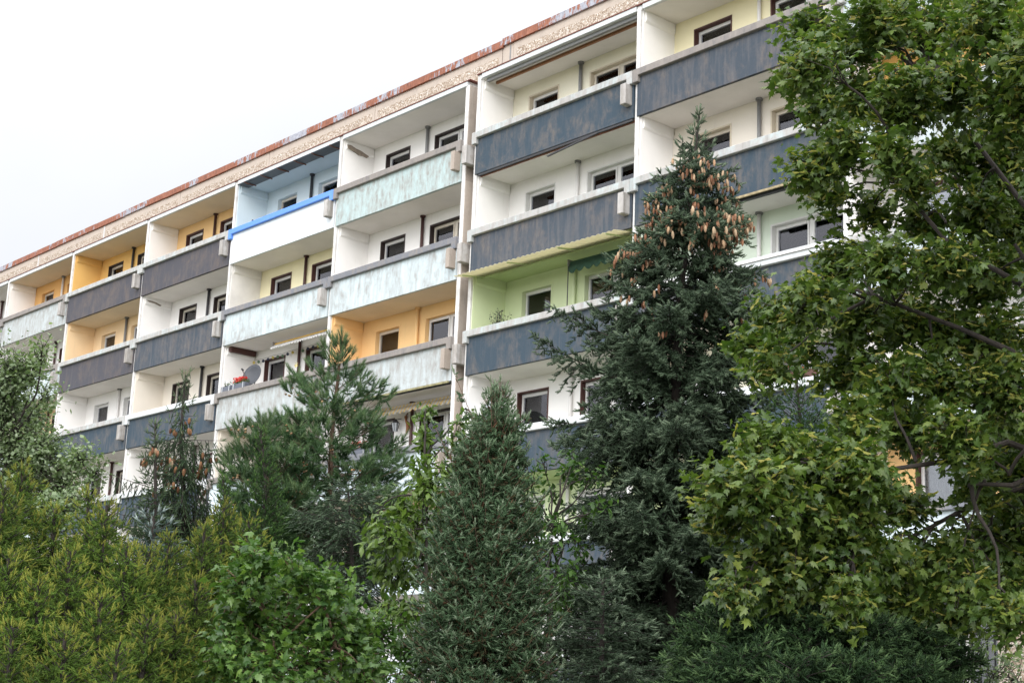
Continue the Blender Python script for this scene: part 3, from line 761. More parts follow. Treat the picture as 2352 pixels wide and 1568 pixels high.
def conifer(name, label, base, path, prof, rng, M_leaf, M_bark, shoot, sp=dict(), cones=None, conemat=None, group=None, cat='tree', r0=.12):
    """path: trunk points from the ground up; prof: [(metres below the tip, branch length, start slope, end slope)]"""
    P = [np.array(p, float) for p in path]; base = P[0].copy()
    o = dict(dz=.16, nw=5, tw=.085, tl=.42, tlm=.55, ts=.05, droop=.25, tdown=.0, start=.12, tdens=1.0, bend=.0, fwd=.8, jit=.16, tipup=.0, ssc=(.85, 1.15), updir=.25, secs=1, rnd=.35, endonly=0.0, limbs=[])
    o.update(sp)
    root = empty(name, base, label, cat, group)
    seg = [np.linalg.norm(P[i+1]-P[i]) for i in range(len(P)-1)]; tot = sum(seg)
    def tp(s):   # s metres below the tip
        s = tot-s
        for i, l in enumerate(seg):
            if s <= l or i == len(seg)-1: return P[i]+(P[i+1]-P[i])*min(1, s/l)
            s -= l
    def pf(s, k): return float(np.interp(s, [q[0] for q in prof], [q[k] for q in prof]))
    tb = MB(); tb.tube([tuple(p-base) for p in P], [max(.012, r0*(1-sum(seg[:i])/tot)+.012) for i in range(len(P))], 8)
    pos, dr, tn = [], [], []; tips = []
    s = .04; k = 0; smax = min(prof[-1][0], tot-.2); LIM = list(o['limbs'])
    # leader
    for q in np.arange(0, .5, o['ts']*1.2):
        if q < smax:
            a = rng.uniform(0, 6.28); pos.append(tp(q)); dr.append(np.array([math.cos(a)*.5, math.sin(a)*.5, 1.0]) if q > .03 else np.array([0, 0, 1.])); tn.append(rng.uniform(.4, 1))
    while s < smax or LIM:
        Lb = pf(s, 1); spec = s >= smax
        for i in range(len(LIM) if spec else (o['nw'] if Lb > .25 else max(3, o['nw']-1))):
            az = k*2.39996+rng.uniform(-.4, .4); k += 1
            L = Lb*rng.uniform(.66, 1.16); a1 = pf(s, 2)+rng.normal()*.09; a2 = pf(s, 3)+rng.normal()*.09
            if spec: s, az, L, a1, a2 = LIM.pop(0); az += rng.uniform(-.12, .12)
            h = np.array([math.cos(az), math.sin(az), 0]); side = np.array([-math.sin(az), math.cos(az), 0]); p0 = tp(min(tot-.1, s+rng.uniform(-.5, .5)*o['dz']))
            swerve = rng.normal()*.12
            def bp(t): return p0 + h*L*t*(1-.06*t) + side*L*swerve*t*t + np.array([0, 0, L*(a1*t+(a2-a1)*t*t/2)])
            ns = max(3, int(L/.3)+2)
            tb.tube([tuple(bp(t)-base) for t in np.linspace(0, .97, ns)], [max(.003, .008*(L+.2)*(1-t*.85)) for t in np.linspace(0, 1, ns)], 4)
            t = o['start']; sd = 1
            while t < 1.0:
                pt = bp(t); tg = bp(min(1, t+.03))-bp(t-.03); tg /= np.linalg.norm(tg); sd = -sd
                tl = min(o['tl'], o['tlm']*L)*min(1, (1.06-t)*1.9+.12)*rng.uniform(.7, 1.15)
                td = tg*o['fwd'] + side*sd*rng.uniform(.6, 1.0) + np.array([0, 0, rng.normal()*o['jit']-o['tdown']])
                td /= np.linalg.norm(td)
                nn = max(1, int(tl/o['ts']*o['tdens']))
                u = o['endonly']+(1-o['endonly'])*(np.arange(nn)+rng.uniform(.2, 1))/nn
                tpz = pt + td*tl*u[:, None] + np.array([0, 0, -1])*(o['droop']*tl*u[:, None]**2)
                sg = np.where(np.arange(nn) % 2 == 0, 1, -1)[:, None]
                perp = np.cross(td, [0, 0, 1.]); perp /= np.linalg.norm(perp)+1e-6
                dd = td + perp*sg*rng.uniform(.3, .9, (nn, 1)) + np.array([0, 0, o['updir']])*rng.uniform(-.6, 1.4, (nn, 1)) - np.array([0, 0, 2*o['droop']])*u[:, None]*.6
                dd += rng.normal(size=(nn, 3))*o['rnd']; dd[-1] = td+np.array([0, 0, o['tipup']])
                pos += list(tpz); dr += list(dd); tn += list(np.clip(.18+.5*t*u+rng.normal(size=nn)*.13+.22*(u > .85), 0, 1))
                if tl > .22 and o['secs']: tb.tube([tuple(pt-base), tuple(pt+td*tl*.8+np.array([0, 0, -o['droop']*tl*.5])-base)], [.004, .002], 3)
                tips.append((pt+td*tl*.6+np.array([0, 0, -o['droop']*tl*.36]), s, t))
                t += o['tw']/L*rng.uniform(.75, 1.25)
            pos.append(bp(.97)); dr.append(bp(1)-bp(.9)); tn.append(.9)
            pos.append(bp(1.0)); dr.append(bp(1)-bp(.9)+np.array([0, 0, .02])); tn.append(1.0)
        s = s+o['dz']*rng.uniform(.8, 1.2) if not spec else 1e9
    pos = np.array(pos)-base; dr = np.array(dr); tn = np.array(tn)
    me = inst_mesh('crown', *shoot, pos, frames(dr, rng, rng.uniform(o['ssc'][0], o['ssc'][1], len(pos))), tn)
    link('crown', me, M_leaf, root)
    tb.build('trunk', M_bark, root)
    if cones:
        tv, tf = cones['tmpl']; lo, hi = cones['range']; c = [q for q in tips if lo < q[1] < hi and q[2] > cones.get('tmin', .25)]
        wts = np.array([cones['w'](q[1], q[2]) for q in c]); idx = np.repeat(rng.choice(len(c), cones['n']//3+1, p=wts/wts.sum()), 3)[:cones['n']]
        cp_ = np.array([c[i][0] for i in idx])+rng.normal(size=(cones['n'], 3))*np.array([.05, .05, .03]) - np.array([0, 0, cones.get('hang', .02)])
        cd = rng.normal(size=(cones['n'], 3))*.09+np.array(cones.get('dir', (0, 0, -1)))
        Mx = frames(cd, rng, rng.uniform(.8, 1.15, cones['n'])); tt = rng.uniform(0, 1, cones['n'])
        order = np.argsort(np.linalg.norm(cp_-CAM, axis=1)); nI = min(100, cones['n'])
        shapes = []
        for q in range(4):
            shapes.append(inst_mesh('cone', tv*(.9+.07*q), tf, np.zeros((1, 3)), np.eye(3)[None], np.array([q/3.])))
        for j in order[:nI]:
            ob = link('cone', shapes[j % 4], conemat, root, tuple(cp_[j]-base))
            ob.rotation_euler = Matrix(Mx[j]/np.linalg.norm(Mx[j][:, 0])).to_euler()
        if len(order) > nI:
            rest = order[nI:]
            ob = link('cones', inst_mesh('cones', tv, tf, cp_[rest]-base, Mx[rest], tt[rest]), conemat, root); ob['kind'] = 'stuff'
    return root

# broad leaves ------------------------------------------------------
def maple_leaf():
    pts = [(0, 0), (.10, -.06), (.34, -.10), (.26, .10), (.52, .30), (.36, .34), (.42, .58), (.20, .48), (.14, .66), (0, 1.0)]
    full = pts + [(-x, y) for x, y in pts[-2:0:-1]]
    g = np.random.default_rng(77); out = []
    for q in range(8):
        fold, curl, tw, ax = g.uniform(.02, .55), g.uniform(-.15, .5), g.uniform(-.5, .5), g.uniform(.8, 1.1)
        v = [(0, 0, .30)]
        for x, y in full:
            jx, jy = g.normal()*.025, g.normal()*.025
            v.append(((x+jx)*ax, -fold*abs(x)-curl*y*y+tw*x*y+g.normal()*.02, y+jy))
        out.append(v)
    n = len(full); f = [(0, 1+i, 1+(i+1) % n) for i in range(n)]
    return np.array(out), f
def oval_leaf(wd=.3, fold=.12):
    v = [(0, 0, 0), (wd*.8, -fold, .28), (wd, -fold, .55), (wd*.45, -fold*.8, .85), (0, -.10, 1.05), (-wd*.45, -fold*.8, .85), (-wd, -fold, .55), (-wd*.8, -fold, .28), (0, .0, .5)]
    f = [(8, 0, 1), (8, 1, 2), (8, 2, 3), (8, 3, 4), (8, 4, 5), (8, 5, 6), (8, 6, 7), (8, 7, 0)]
    v = np.array(v); g = np.random.default_rng(5); out = []
    for q in range(6):
        w_ = v.copy(); w_[:, 1] += -g.uniform(-.1, .35)*v[:, 2]**2+g.uniform(-.5, .5)*v[:, 0]*v[:, 2]; w_[:, 0] *= g.uniform(.75, 1.15); out.append(w_)
    return np.array(out), f
def samara():
    v = []; f = []
    for s in (-1, 1):
        for q in (0, 1):
            k = len(v); ox = q*.25-.12; v += [(ox, 0, 0), (ox+s*.35, .06, .12+q*.1), (ox+s*.95, .0, .02+q*.2), (ox+s*.85, -.02, -.18+q*.2), (ox+s*.3, 0, -.08+q*.1)]
            f.append((k, k+1, k+2)); f.append((k, k+2, k+3)); f.append((k, k+3, k+4))
    return np.array(v), f

def leafy(name, label, base, fork, blobs, rng, leaf, size, M_leaf, M_bark, r0=.12, twigs=None, per=9, twl=.35, lean=(0, 0, 0), droop=.35, extra=None, group=None, cat='tree', flat=.75, spread=.10, limbs=True, trunk_sides=8, hubs=None, edge=.55, sag=.08):
    """blobs: (centre, radii, twig count).  Each blob is fed by a limb from the trunk and filled with twigs that end in leaf clusters"""
    base = np.array(base, float); fork = np.array(fork, float); root = empty(name, base, label, cat, group)
    tb = MB(); mid = (base+fork)/2+rng.normal(size=3)*.04*np.linalg.norm(fork-base)*np.array([1, 1, 0])
    tb.tube([tuple(base*0), tuple(mid-base), tuple(fork-base)], [r0, r0*.8, r0*.62], trunk_sides)
    hubs_ = [fork]
    for h in [np.array(h, float) for h in (hubs or [])]:
        m_ = (h+fork)/2+np.array([0, 0, .12*np.linalg.norm(h-fork)])
        for q in (.1, .35, .6, .85): hubs_.append(m_*(1-q)+h*q)
        hubs_.append(h)
        tb.tube([tuple(fork-base), tuple((fork+m_)/2+rng.normal(size=3)*.05-base), tuple(m_-base), tuple((h+m_)/2+rng.normal(size=3)*.07-base), tuple(h-base)], [r0*.38, r0*.30, r0*.24, r0*.19, r0*.14], 7)
    pos, dr, nm, tn = [], [], [], []
    ep, ed = [], []
    for c, rad, nt in blobs:
        c = np.array(c, float); rad = np.array(rad if hasattr(rad, '__len__') else (rad,)*3, float)
        hb = min(hubs_, key=lambda h: abs(np.linalg.norm(h-c)-.5)+rng.uniform(0, .35))
        L = np.linalg.norm(c-hb)
        wob = rng.normal(size=3)*.07*L
        lr = .004+.0065*L; nsg = 8; wb2 = rng.normal(size=3)*.035*L; ph = rng.uniform(0, 6)
        def lp(t): return hb*(1-t)+c*t + wob*math.sin(math.pi*t) + wb2*math.sin(2.6*math.pi*t+ph)*min(1, t*3)*(1-t*.4) + np.array([0, 0, sag*L*math.sin(math.pi*t)])
        if limbs: tb.tube([tuple(lp(t)-base) for t in np.linspace(0, 1, nsg+1)], [max(.004, lr*(1.5-1.15*t)) for t in np.linspace(0, 1, nsg+1)], 6)
        limb = lambda t: lp(.55+.45*t)
        fd = (c-hb)/(L+1e-6)
        for i in range(nt):
            u = rng.normal(size=3); u /= np.linalg.norm(u); u *= rng.uniform(0, 1)**edge
            e = c+u*rad; s0 = limb(rng.uniform(.35, 1.0)) if limbs else c+u*rad*.2
            m_ = (s0+e)/2+rng.normal(size=3)*.12*np.linalg.norm(e-s0)
            tb.tube([tuple(s0-base), tuple(m_-base), tuple(e-base)], [.007, .0045, .0025], 3)
            td = (e-m_); td /= np.linalg.norm(td)+1e-6
            q = rng.uniform(0, 1, per)
            pp = e-td*twl*q[:, None]+rng.normal(size=(per, 3))*spread
            dd = td*.7+u*.3+rng.normal(size=(per, 3))*.75-np.array([0, 0, droop]); dd[:, 2] *= flat
            pos += list(pp); dr += list(dd); nm += [np.array([0, 0, 1.])+u*.4]*per
            tn += list(np.clip(.42+rng.normal(size=per)*.2+rng.normal()*.10, 0, 1))
            ep.append(e); ed.append(td)
    pos = np.array(pos)-base; dr = np.array(dr); nm = np.array(nm)
    d = dr/np.linalg.norm(dr, axis=1, keepdims=True); nn = nm+rng.normal(size=d.shape)*.45
    # template: grows along z, surface normal along y
    x = np.cross(nn, d); x /= np.linalg.norm(x, axis=1, keepdims=True)+1e-9; y = np.cross(d, x)
    sc = rng.uniform(.5, 1.2, len(pos))*size
    Mx = np.stack([x, y, d], axis=2)*sc[:, None, None]
    link('crown', inst_mesh('crown', *leaf, pos, Mx, np.array(tn)), M_leaf, root)
    tb.build('trunk', M_bark, root)
    if extra:
        tv, tf = extra['tmpl']; n = extra['n']; idx = rng.choice(len(ep), n)
        p = np.array(ep)[idx]-np.array(ed)[idx]*rng.uniform(0, .2, (n, 1))+rng.normal(size=(n, 3))*.05-base
        link(extra['name'], inst_mesh(extra['name'], tv, tf, p, frames(rng.normal(size=(n, 3))*.5+np.array([0, 0, -1]), rng, rng.uniform(.7, 1.2, n)*extra['size']), rng.uniform(0, 1, n)), extra['mat'], root)
    return root

def pxr(r, d): return r*d/FOC    # metres covered by r sketch units at distance d

# ------------------------------------------------------------------ materials of the plants
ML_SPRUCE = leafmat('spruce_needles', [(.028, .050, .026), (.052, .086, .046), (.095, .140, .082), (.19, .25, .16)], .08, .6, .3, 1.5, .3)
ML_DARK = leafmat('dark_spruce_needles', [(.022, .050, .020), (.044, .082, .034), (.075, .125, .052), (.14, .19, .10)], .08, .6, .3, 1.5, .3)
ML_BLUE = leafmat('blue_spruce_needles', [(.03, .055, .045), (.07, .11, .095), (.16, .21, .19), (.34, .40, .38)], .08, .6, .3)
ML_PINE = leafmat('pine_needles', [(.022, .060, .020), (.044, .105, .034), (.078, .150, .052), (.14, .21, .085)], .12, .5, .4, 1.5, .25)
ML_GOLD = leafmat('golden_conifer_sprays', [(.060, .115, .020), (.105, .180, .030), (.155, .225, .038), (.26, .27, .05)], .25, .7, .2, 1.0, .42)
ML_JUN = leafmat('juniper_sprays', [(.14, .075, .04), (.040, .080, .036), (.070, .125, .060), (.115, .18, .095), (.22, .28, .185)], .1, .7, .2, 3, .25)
ML_CYP = leafmat('green_cypress_sprays', [(.02, .06, .012), (.045, .11, .02), (.08, .16, .03)], .15, .6, .3)
ML_PFIT = leafmat('spreading_juniper_sprays', [(.010, .027, .010), (.023, .052, .017), (.047, .093, .030), (.105, .17, .066)], .1, .65, .2, 1.6, .4)
ML_MAPLE = leafmat('maple_leaves', [(.038, .078, .018), (.074, .128, .024), (.125, .185, .035), (.22, .27, .055)], .36, .42, .5, 1.1, .25)
ML_YMAPLE = leafmat('young_maple_leaves', [(.05, .115, .032), (.09, .18, .042), (.145, .25, .052), (.24, .35, .08)], .4, .4, .5, 1.3, .35)
ML_CHERRY = leafmat('cherry_leaves', [(.055, .11, .02), (.10, .17, .03), (.155, .24, .045), (.23, .32, .07)], .36, .42, .5, 1.6, .3)
ML_HORN = leafmat('hornbeam_leaves', [(.03, .08, .015), (.06, .14, .02), (.11, .21, .03)], .35, .5, .4, 1.4, .35)
ML_POP = leafmat('poplar_leaves', [(.11, .17, .075), (.18, .25, .12), (.27, .34, .19), (.42, .48, .36)], .35, .4, .5, 1.0, .3)
ML_SAM = leafmat('maple_keys', [(.20, .24, .04), (.36, .36, .07), (.46, .40, .12)], .4, .6, .3)
def conem(name, cols):
    m = leafmat(name, cols, 0, .8, .2, 20, .5); return m
MC_OR = conem('orange_cones', [(.22, .10, .055), (.37, .19, .11), (.50, .33, .20), (.58, .42, .27)])
MC_PN = conem('tan_pine_cones', [(.22, .13, .06), (.34, .21, .11), (.42, .30, .17)])
MC_BR = conem('brown_cones', [(.10, .045, .025), (.20, .10, .05), (.30, .16, .08)])

SH_SPRUCE = needle_shoot(22, .060, .024, .0062, 1.15, 1, core=.0075)
SH_LONG = needle_shoot(22, .080, .020, .0060, 1.1, 2, core=.007)
SH_PINE = needle_shoot(64, .11, .068, .0038, 1.05, 3, taper=1.0, core=.010)
SH_SCALE = needle_shoot(9, .042, .022, .0065, .9, 4, core=.005)
SH_GOLD = needle_shoot(9, .045, .022, .0062, .9, 5, core=.004)
SH_PFIT = needle_shoot(11, .050, .024, .0072, .95, 6, core=.006)

# ------------------------------------------------------------------ 1. big spruce with hanging orange cones
rg = np.random.default_rng(21)
LFT = math.atan2(-R_[1], -R_[0]); RGT = math.atan2(R_[1], R_[0])
d = 17.0
tip = at(1606, 268, d); k1 = at(1588, 430, d); k2 = at(1566, 640, d); k3 = at(1545, 1000, d); bs = at(1538, 1568, d); bs = np.array([bs[0], bs[1], 0])
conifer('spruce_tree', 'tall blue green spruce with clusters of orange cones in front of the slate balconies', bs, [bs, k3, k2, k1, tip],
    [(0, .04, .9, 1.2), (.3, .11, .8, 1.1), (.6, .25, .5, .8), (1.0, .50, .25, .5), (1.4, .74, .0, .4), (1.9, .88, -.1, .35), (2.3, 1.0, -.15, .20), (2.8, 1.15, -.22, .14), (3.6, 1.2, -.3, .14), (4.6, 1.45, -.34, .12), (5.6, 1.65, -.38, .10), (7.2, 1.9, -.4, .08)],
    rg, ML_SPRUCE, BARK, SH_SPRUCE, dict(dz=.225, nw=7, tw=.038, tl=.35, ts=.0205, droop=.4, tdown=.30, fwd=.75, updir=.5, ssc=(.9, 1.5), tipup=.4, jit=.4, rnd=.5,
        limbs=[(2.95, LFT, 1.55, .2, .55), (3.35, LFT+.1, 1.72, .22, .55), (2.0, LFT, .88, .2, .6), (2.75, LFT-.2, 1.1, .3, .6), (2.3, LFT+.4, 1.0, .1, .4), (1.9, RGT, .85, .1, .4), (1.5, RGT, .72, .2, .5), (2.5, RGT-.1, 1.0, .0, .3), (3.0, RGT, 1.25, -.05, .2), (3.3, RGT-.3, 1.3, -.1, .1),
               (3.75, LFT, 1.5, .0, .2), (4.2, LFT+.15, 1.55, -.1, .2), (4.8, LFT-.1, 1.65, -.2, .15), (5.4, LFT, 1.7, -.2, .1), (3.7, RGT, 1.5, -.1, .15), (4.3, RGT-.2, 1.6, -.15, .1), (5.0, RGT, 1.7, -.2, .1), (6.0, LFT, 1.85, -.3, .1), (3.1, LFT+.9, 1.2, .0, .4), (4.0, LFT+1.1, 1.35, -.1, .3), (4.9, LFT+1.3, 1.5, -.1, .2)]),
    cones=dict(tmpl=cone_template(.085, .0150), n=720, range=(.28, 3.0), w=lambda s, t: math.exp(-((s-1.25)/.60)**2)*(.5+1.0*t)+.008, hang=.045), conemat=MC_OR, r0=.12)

# 2. pine
rg = np.random.default_rng(5); d = 20.0
tip = at(785, 782, d); k1 = at(762, 1000, d); bs = at(752, 1500, d); bs[2] = 0
conifer('pine_tree', 'dark green pine with long needle tufts and small cones in front of the pale balconies', bs, [bs, at(752, 1300, d), k1, tip],
    [(0, .04, .9, 1.2), (.3, .18, .9, 1.3), (.7, .38, .6, 1.0), (1.2, .70, .35, .75), (1.7, 1.0, .15, .55), (2.1, 1.3, .05, .4), (2.7, 1.5, -.05, .3), (3.2, 1.4, -.15, .2)],
    rg, ML_PINE, BARKR, SH_PINE, dict(dz=.20, nw=7, tw=.085, tl=.40, ts=.045, endonly=.55, rnd=.65, droop=-.12, tdown=-.12, start=.22, fwd=.9, jit=.3, tipup=.7, updir=.9, ssc=(.75, 1.15)),
    cones=dict(tmpl=cone_template(.045, .012), n=95, range=(.3, 3.2), w=lambda s, t: 1., tmin=.5, hang=.0, dir=(.3, -.6, -.3)), conemat=MC_PN, r0=.085)
rg = np.random.default_rng(6); d = 19.4
tip = at(606, 968, d); bs = at(628, 1500, d); bs[2] = 0
conifer('pine_tree', 'shorter pine crown bulging left of the tall pine', bs, [bs, at(622, 1200, d), tip],
    [(0, .06, .9, 1.2), (.3, .3, .7, 1.2), (.7, .52, .5, .9), (1.2, .72, .2, .6), (1.7, .8, .0, .4), (2.0, .7, -.1, .3)],
    rg, ML_PINE, BARKR, SH_PINE, dict(dz=.19, nw=7, tw=.085, tl=.38, ts=.045, endonly=.55, rnd=.65, droop=-.12, tdown=-.12, start=.25, fwd=.9, jit=.2, tipup=.7, updir=.9, ssc=(.85, 1.15)),
    cones=dict(tmpl=cone_template(.045, .012), n=34, range=(.3, 1.9), w=lambda s, t: 1., tmin=.5, hang=.0, dir=(.3, -.6, -.3)), conemat=MC_PN, r0=.08)

# 3. green cypress spire left of the pine
rg = np.random.default_rng(7); d = 18.2
for (u, v, ln, lab, pr_) in ((598, 985, 1, 'bright green cypress spire leaning beside the left pine crown', .34), (512, 1095, 2, 'small bright green cypress tip at the foot of the left pine crown', .28)):
    tip = at(u, v, d); bs = at(u+25, 1450, d); bs[2] = 0
    conifer('cypress_tree', lab, bs, [bs, at(u+12, v+120, d), tip], [(0, .04, 1.2, 1.4), (.3, .10, 1.0, 1.2), (.9, pr_*.6, .8, 1.1), (1.6, pr_*.9, .6, .9)],
        rg, ML_CYP, BARK, SH_SCALE, dict(dz=.07, nw=7, tw=.04, tl=.2, ts=.022, droop=.0, updir=.4, secs=0), r0=.05)

# 4. columnar juniper in the middle foreground
rg = np.random.default_rng(8); d = 13.0
tip = at(1148, 905, d); bs = at(1105, 1568, d); bs[2] = 0
conifer('juniper_tree', 'dense grey green columnar juniper standing front and centre', bs, [bs, at(1115, 1200, d), tip],
    [(0, .05, 1.6, 1.8), (.25, .13, 1.4, 1.6), (.5, .26, 1.0, 1.2), (.9, .36, .8, 1.0), (1.4, .46, .6, .9), (1.9, .56, .5, .8), (2.6, .64, .4, .7), (4.0, .62, .3, .6)],
    rg, ML_JUN, BARKR, SH_SCALE, dict(dz=.045, nw=9, tw=.034, tl=.17, tlm=.5, ts=.0175, droop=.0, start=.25, updir=.8, jit=.7, secs=0, ssc=(.7, 1.5), fwd=.7, rnd=.6, limbs=[(.55, LFT, .40, 1.6, 2.2), (.8, RGT, .34, 1.5, 2.2), (1.1, LFT+.3, .55, 1.1, 1.8), (1.5, RGT-.2, .55, .9, 1.5), (1.9, LFT, .75, .7, 1.3), (2.5, RGT, .8, .6, 1.2), (.7, LFT+1.5, .4, 1.5, 2.2)]), r0=.09)

# 5. golden green feathery shrubs, lower left
rg = np.random.default_rng(9)
SPI = [(52, 1075, 12.6), (8, 1120, 12.0), (126, 1168, 12.4), (203, 1136, 12.9), (246, 1160, 12.2), (292, 1255, 11.6), (160, 1265, 11.4), (345, 1268, 12.2), (388, 1236, 12.8), (515, 1160, 13.4), (570, 1197, 13.2), (470, 1215, 13.0), (406, 1410, 10.8), (90, 1330, 10.9), (232, 1370, 10.9), (20, 1280, 11.0), (450, 1330, 12.0), (340, 1420, 10.6), (150, 1450, 10.2), (30, 1440, 10.3), (270, 1490, 10.1), (560, 1330, 12.8)]
for i, (u, v, d) in enumerate(SPI):
    tip = at(u, v, d); bs = at(u+rg.uniform(-10, 10), 1500, d); bs[2] = 0
    lab = ('yellow green feathery conifer shrub spire, tallest at the left edge of the picture' if i == 0 else
           'orange tinged feathery conifer spire beside the young maple' if i == 9 else 'yellow green feathery conifer shrub in the lower left thicket')
    conifer('feathery_conifer_shrub', lab, bs, [bs, (bs+tip)/2+rg.normal(size=3)*.03, tip],
        [(0, .05, .9, .9), (.2, .13, .8, .7), (.5, .27, .6, .3), (.9, .38, .5, .1), (1.5, .50, .35, .0), (2.4, .54, .3, -.05)],
        rg, ML_GOLD, BARK, SH_GOLD, dict(dz=.066, nw=8, tw=.040, tl=.17, ts=.017, droop=.7, start=.15, updir=.2, jit=.8, secs=0, ssc=(.7, 1.3), rnd=.65), group='yellow green feathery conifer shrubs lower left' if i not in (0, 9) else None, cat='shrub', r0=.022)

# 6. drooping spruce on the left with brown cones
rg = np.random.default_rng(12); d = 20.0
tip = at(426, 862, d); bs = at(432, 1500, d); bs[2] = 0
conifer('spruce_tree', 'slender drooping spruce with brown cones near its thin top, left of the pine', bs, [bs, at(425, 1200, d), at(415, 1000, d), tip],
    [(0, .05, .9, 1.0), (.25, .10, .7, .9), (.45, .20, .2, .2), (.75, .16, -.1, .0), (.95, .55, -.15, .1), (1.2, .42, -.5, -.4), (1.7, .8, -.3, -.35), (2.3, .95, -.4, -.4), (3.2, 1.25, -.35, -.3)],
    rg, ML_DARK, BARK, SH_LONG, dict(dz=.15, nw=6, tw=.05, tl=.40, ts=.034, droop=.5, tdown=1.5, start=.15, fwd=.35, updir=-.2, ssc=(.8, 1.15), rnd=.25, limbs=[(.92, RGT, .58, .0, .0), (1.0, RGT-.3, .5, -.1, -.1), (1.6, LFT, 1.0, .15, .3), (1.9, LFT+.1, 1.15, .05, .2), (1.35, LFT+.2, .45, .1, .3)]),
    cones=dict(tmpl=cone_template(.085, .019), n=54, range=(.45, 1.35), w=lambda s, t: 1.+t, tmin=.4, hang=.02), conemat=MC_BR, r0=.09)
conif_small = dict(dz=.13, nw=6, tw=.05, tl=.16, ts=.032, droop=.1, updir=.3, secs=0)
rg = np.random.default_rng(13)
tip = at(357, 972, 19); bs = at(360, 1400, 19); bs[2] = 0
conifer('spruce_tree', 'thin spruce spike with orange cones just left of the drooping spruce', bs, [bs, at(357, 1150, 19), tip],
    [(0, .04, .8, .9), (.3, .14, .5, .7), (.8, .20, .1, .3), (1.6, .34, -.1, .1)], rg, ML_DARK, BARK, SH_LONG, dict(conif_small, dz=.16), cones=dict(tmpl=cone_template(.085, .018), n=6, range=(.35, .8), w=lambda s, t: 1., hang=.02), conemat=MC_OR, r0=.05)
# 7. blue spruces
rg = np.random.default_rng(14)
tip = at(352, 1185, 15.5); bs = at(370, 1568, 15.5); bs[2] = 0
conifer('blue_spruce', 'young silvery blue spruce between the golden shrubs and the drooping spruce', bs, [bs, tip], [(0, .1, .5, .7), (.5, .45, .2, .4), (1.2, .7, .0, .3), (2.4, .9, -.1, .2)], rg, ML_BLUE, BARK, SH_SPRUCE, dict(dz=.15, nw=6, tw=.055, tl=.3, ts=.035, droop=.1, updir=.4), r0=.05)
rg = np.random.default_rng(15)
tip = at(800, 1128, 18.2); bs = at(818, 1568, 18.2); bs[2] = 0
conifer('spruce_tree', 'dusky blue green spruce in front of the lower pine trunk', bs, [bs, at(810, 1300, 18.2), tip], [(0, .3, .3, .5), (.3, .7, .0, .2), (.8, .8, -.2, .0), (1.3, .55, -.35, -.1), (2.0, .5, -.4, -.1), (3.0, .6, -.4, -.1)],
    rg, ML_SPRUCE, BARK, SH_SPRUCE, dict(dz=.15, nw=7, tw=.055, tl=.34, ts=.034, droop=.4, tdown=.4, updir=.1), r0=.06)

# 8. big maple on the right
rg = np.random.default_rng(31)
MB_ = [(1850, 60, 80, 10), (1835, 150, 85, 12), (1925, 95, 100, 16), (2020, 40, 110, 18), (2140, 60, 120, 22), (2270, 60, 130, 26), (2400, 80, 150, 20), (2200, 600, 80, 10), (2290, 430, 90, 12), (2110, 430, 55, 5), (2310, 1090, 80, 14), (1880, 265, 90, 14), (1975, 215, 105, 18), (2080, 215, 110, 22), (2200, 220, 120, 26), (2320, 240, 130, 28),
       (1865, 385, 70, 10), (1935, 330, 70, 9), (2050, 355, 70, 9), (2185, 360, 90, 13), (2300, 370, 110, 22), (1905, 455, 50, 5), (2010, 500, 60, 6), (2120, 500, 70, 8), (2240, 505, 100, 18), (2340, 520, 110, 22),
       (1930, 610, 85, 13), (2030, 610, 90, 15), (2140, 610, 90, 15), (2260, 640, 110, 22), (1765, 745, 80, 12), (1715, 800, 45, 6), (1750, 860, 50, 6), (1850, 700, 95, 15), (1950, 740, 100, 18), (2060, 735, 100, 16), (2170, 760, 100, 16), (2290, 780, 120, 24),
       (1815, 800, 50, 5), (1935, 850, 90, 14), (2040, 870, 95, 16), (2160, 880, 100, 17), (2290, 910, 120, 24), (1960, 960, 75, 11), (2070, 990, 100, 18), (2190, 1000, 90, 14), (2310, 1020, 110, 20),
       (1760, 1020, 85, 14), (1665, 1120, 85, 15), (1760, 1130, 105, 22), (1870, 1070, 100, 20), (1970, 1090, 100, 20), (1650, 1190, 60, 8), (1850, 1190, 95, 18), (1960, 1210, 95, 16), (2060, 1160, 90, 11), (2250, 1130, 70, 7),
       (1735, 1290, 70, 9), (1830, 1300, 90, 14), (1930, 1310, 90, 14), (2040, 1290, 90, 15), (2150, 1300, 90, 15), (2270, 1260, 110, 22), (1690, 1370, 50, 5), (1790, 1370, 60, 6), (2000, 1380, 65, 7), (2110, 1380, 80, 10), (2220, 1370, 75, 9), (2330, 1370, 70, 12), (2080, 1440, 55, 8), (2190, 1425, 60, 8), (2330, 1440, 55, 7), (2250, 1370, 70, 11), (1950, 1400, 50, 7), (2340, 1180, 90, 18), (2330, 1290, 80, 14),
       (2480, 300, 190, 30), (2520, 600, 190, 30), (2520, 900, 190, 30), (2480, 1150, 160, 22), (2700, 450, 260, 40), (2720, 850, 260, 40), (2950, 650, 260, 30), (2300, -60, 170, 20), (2600, -20, 220, 30), (2060, -70, 100, 10)]
blobs = []
for (u, v, r, n) in MB_:
    d = 12.2+rg.uniform(-1.1, 1.3)*(1 if u < 2400 else 1.6)
    if 1600 < u < 2000 and v > 1000: d = 10.6+rg.uniform(-.4, .5)
    rr = pxr(r, d); blobs.append((at(u, v, d), (rr*1.0, rr*1.0, rr*.85), int(n*1.9)))
b0 = at(2700, 1500, 12.4); b0[2] = 0; fk = at(2660, 1120, 12.4)
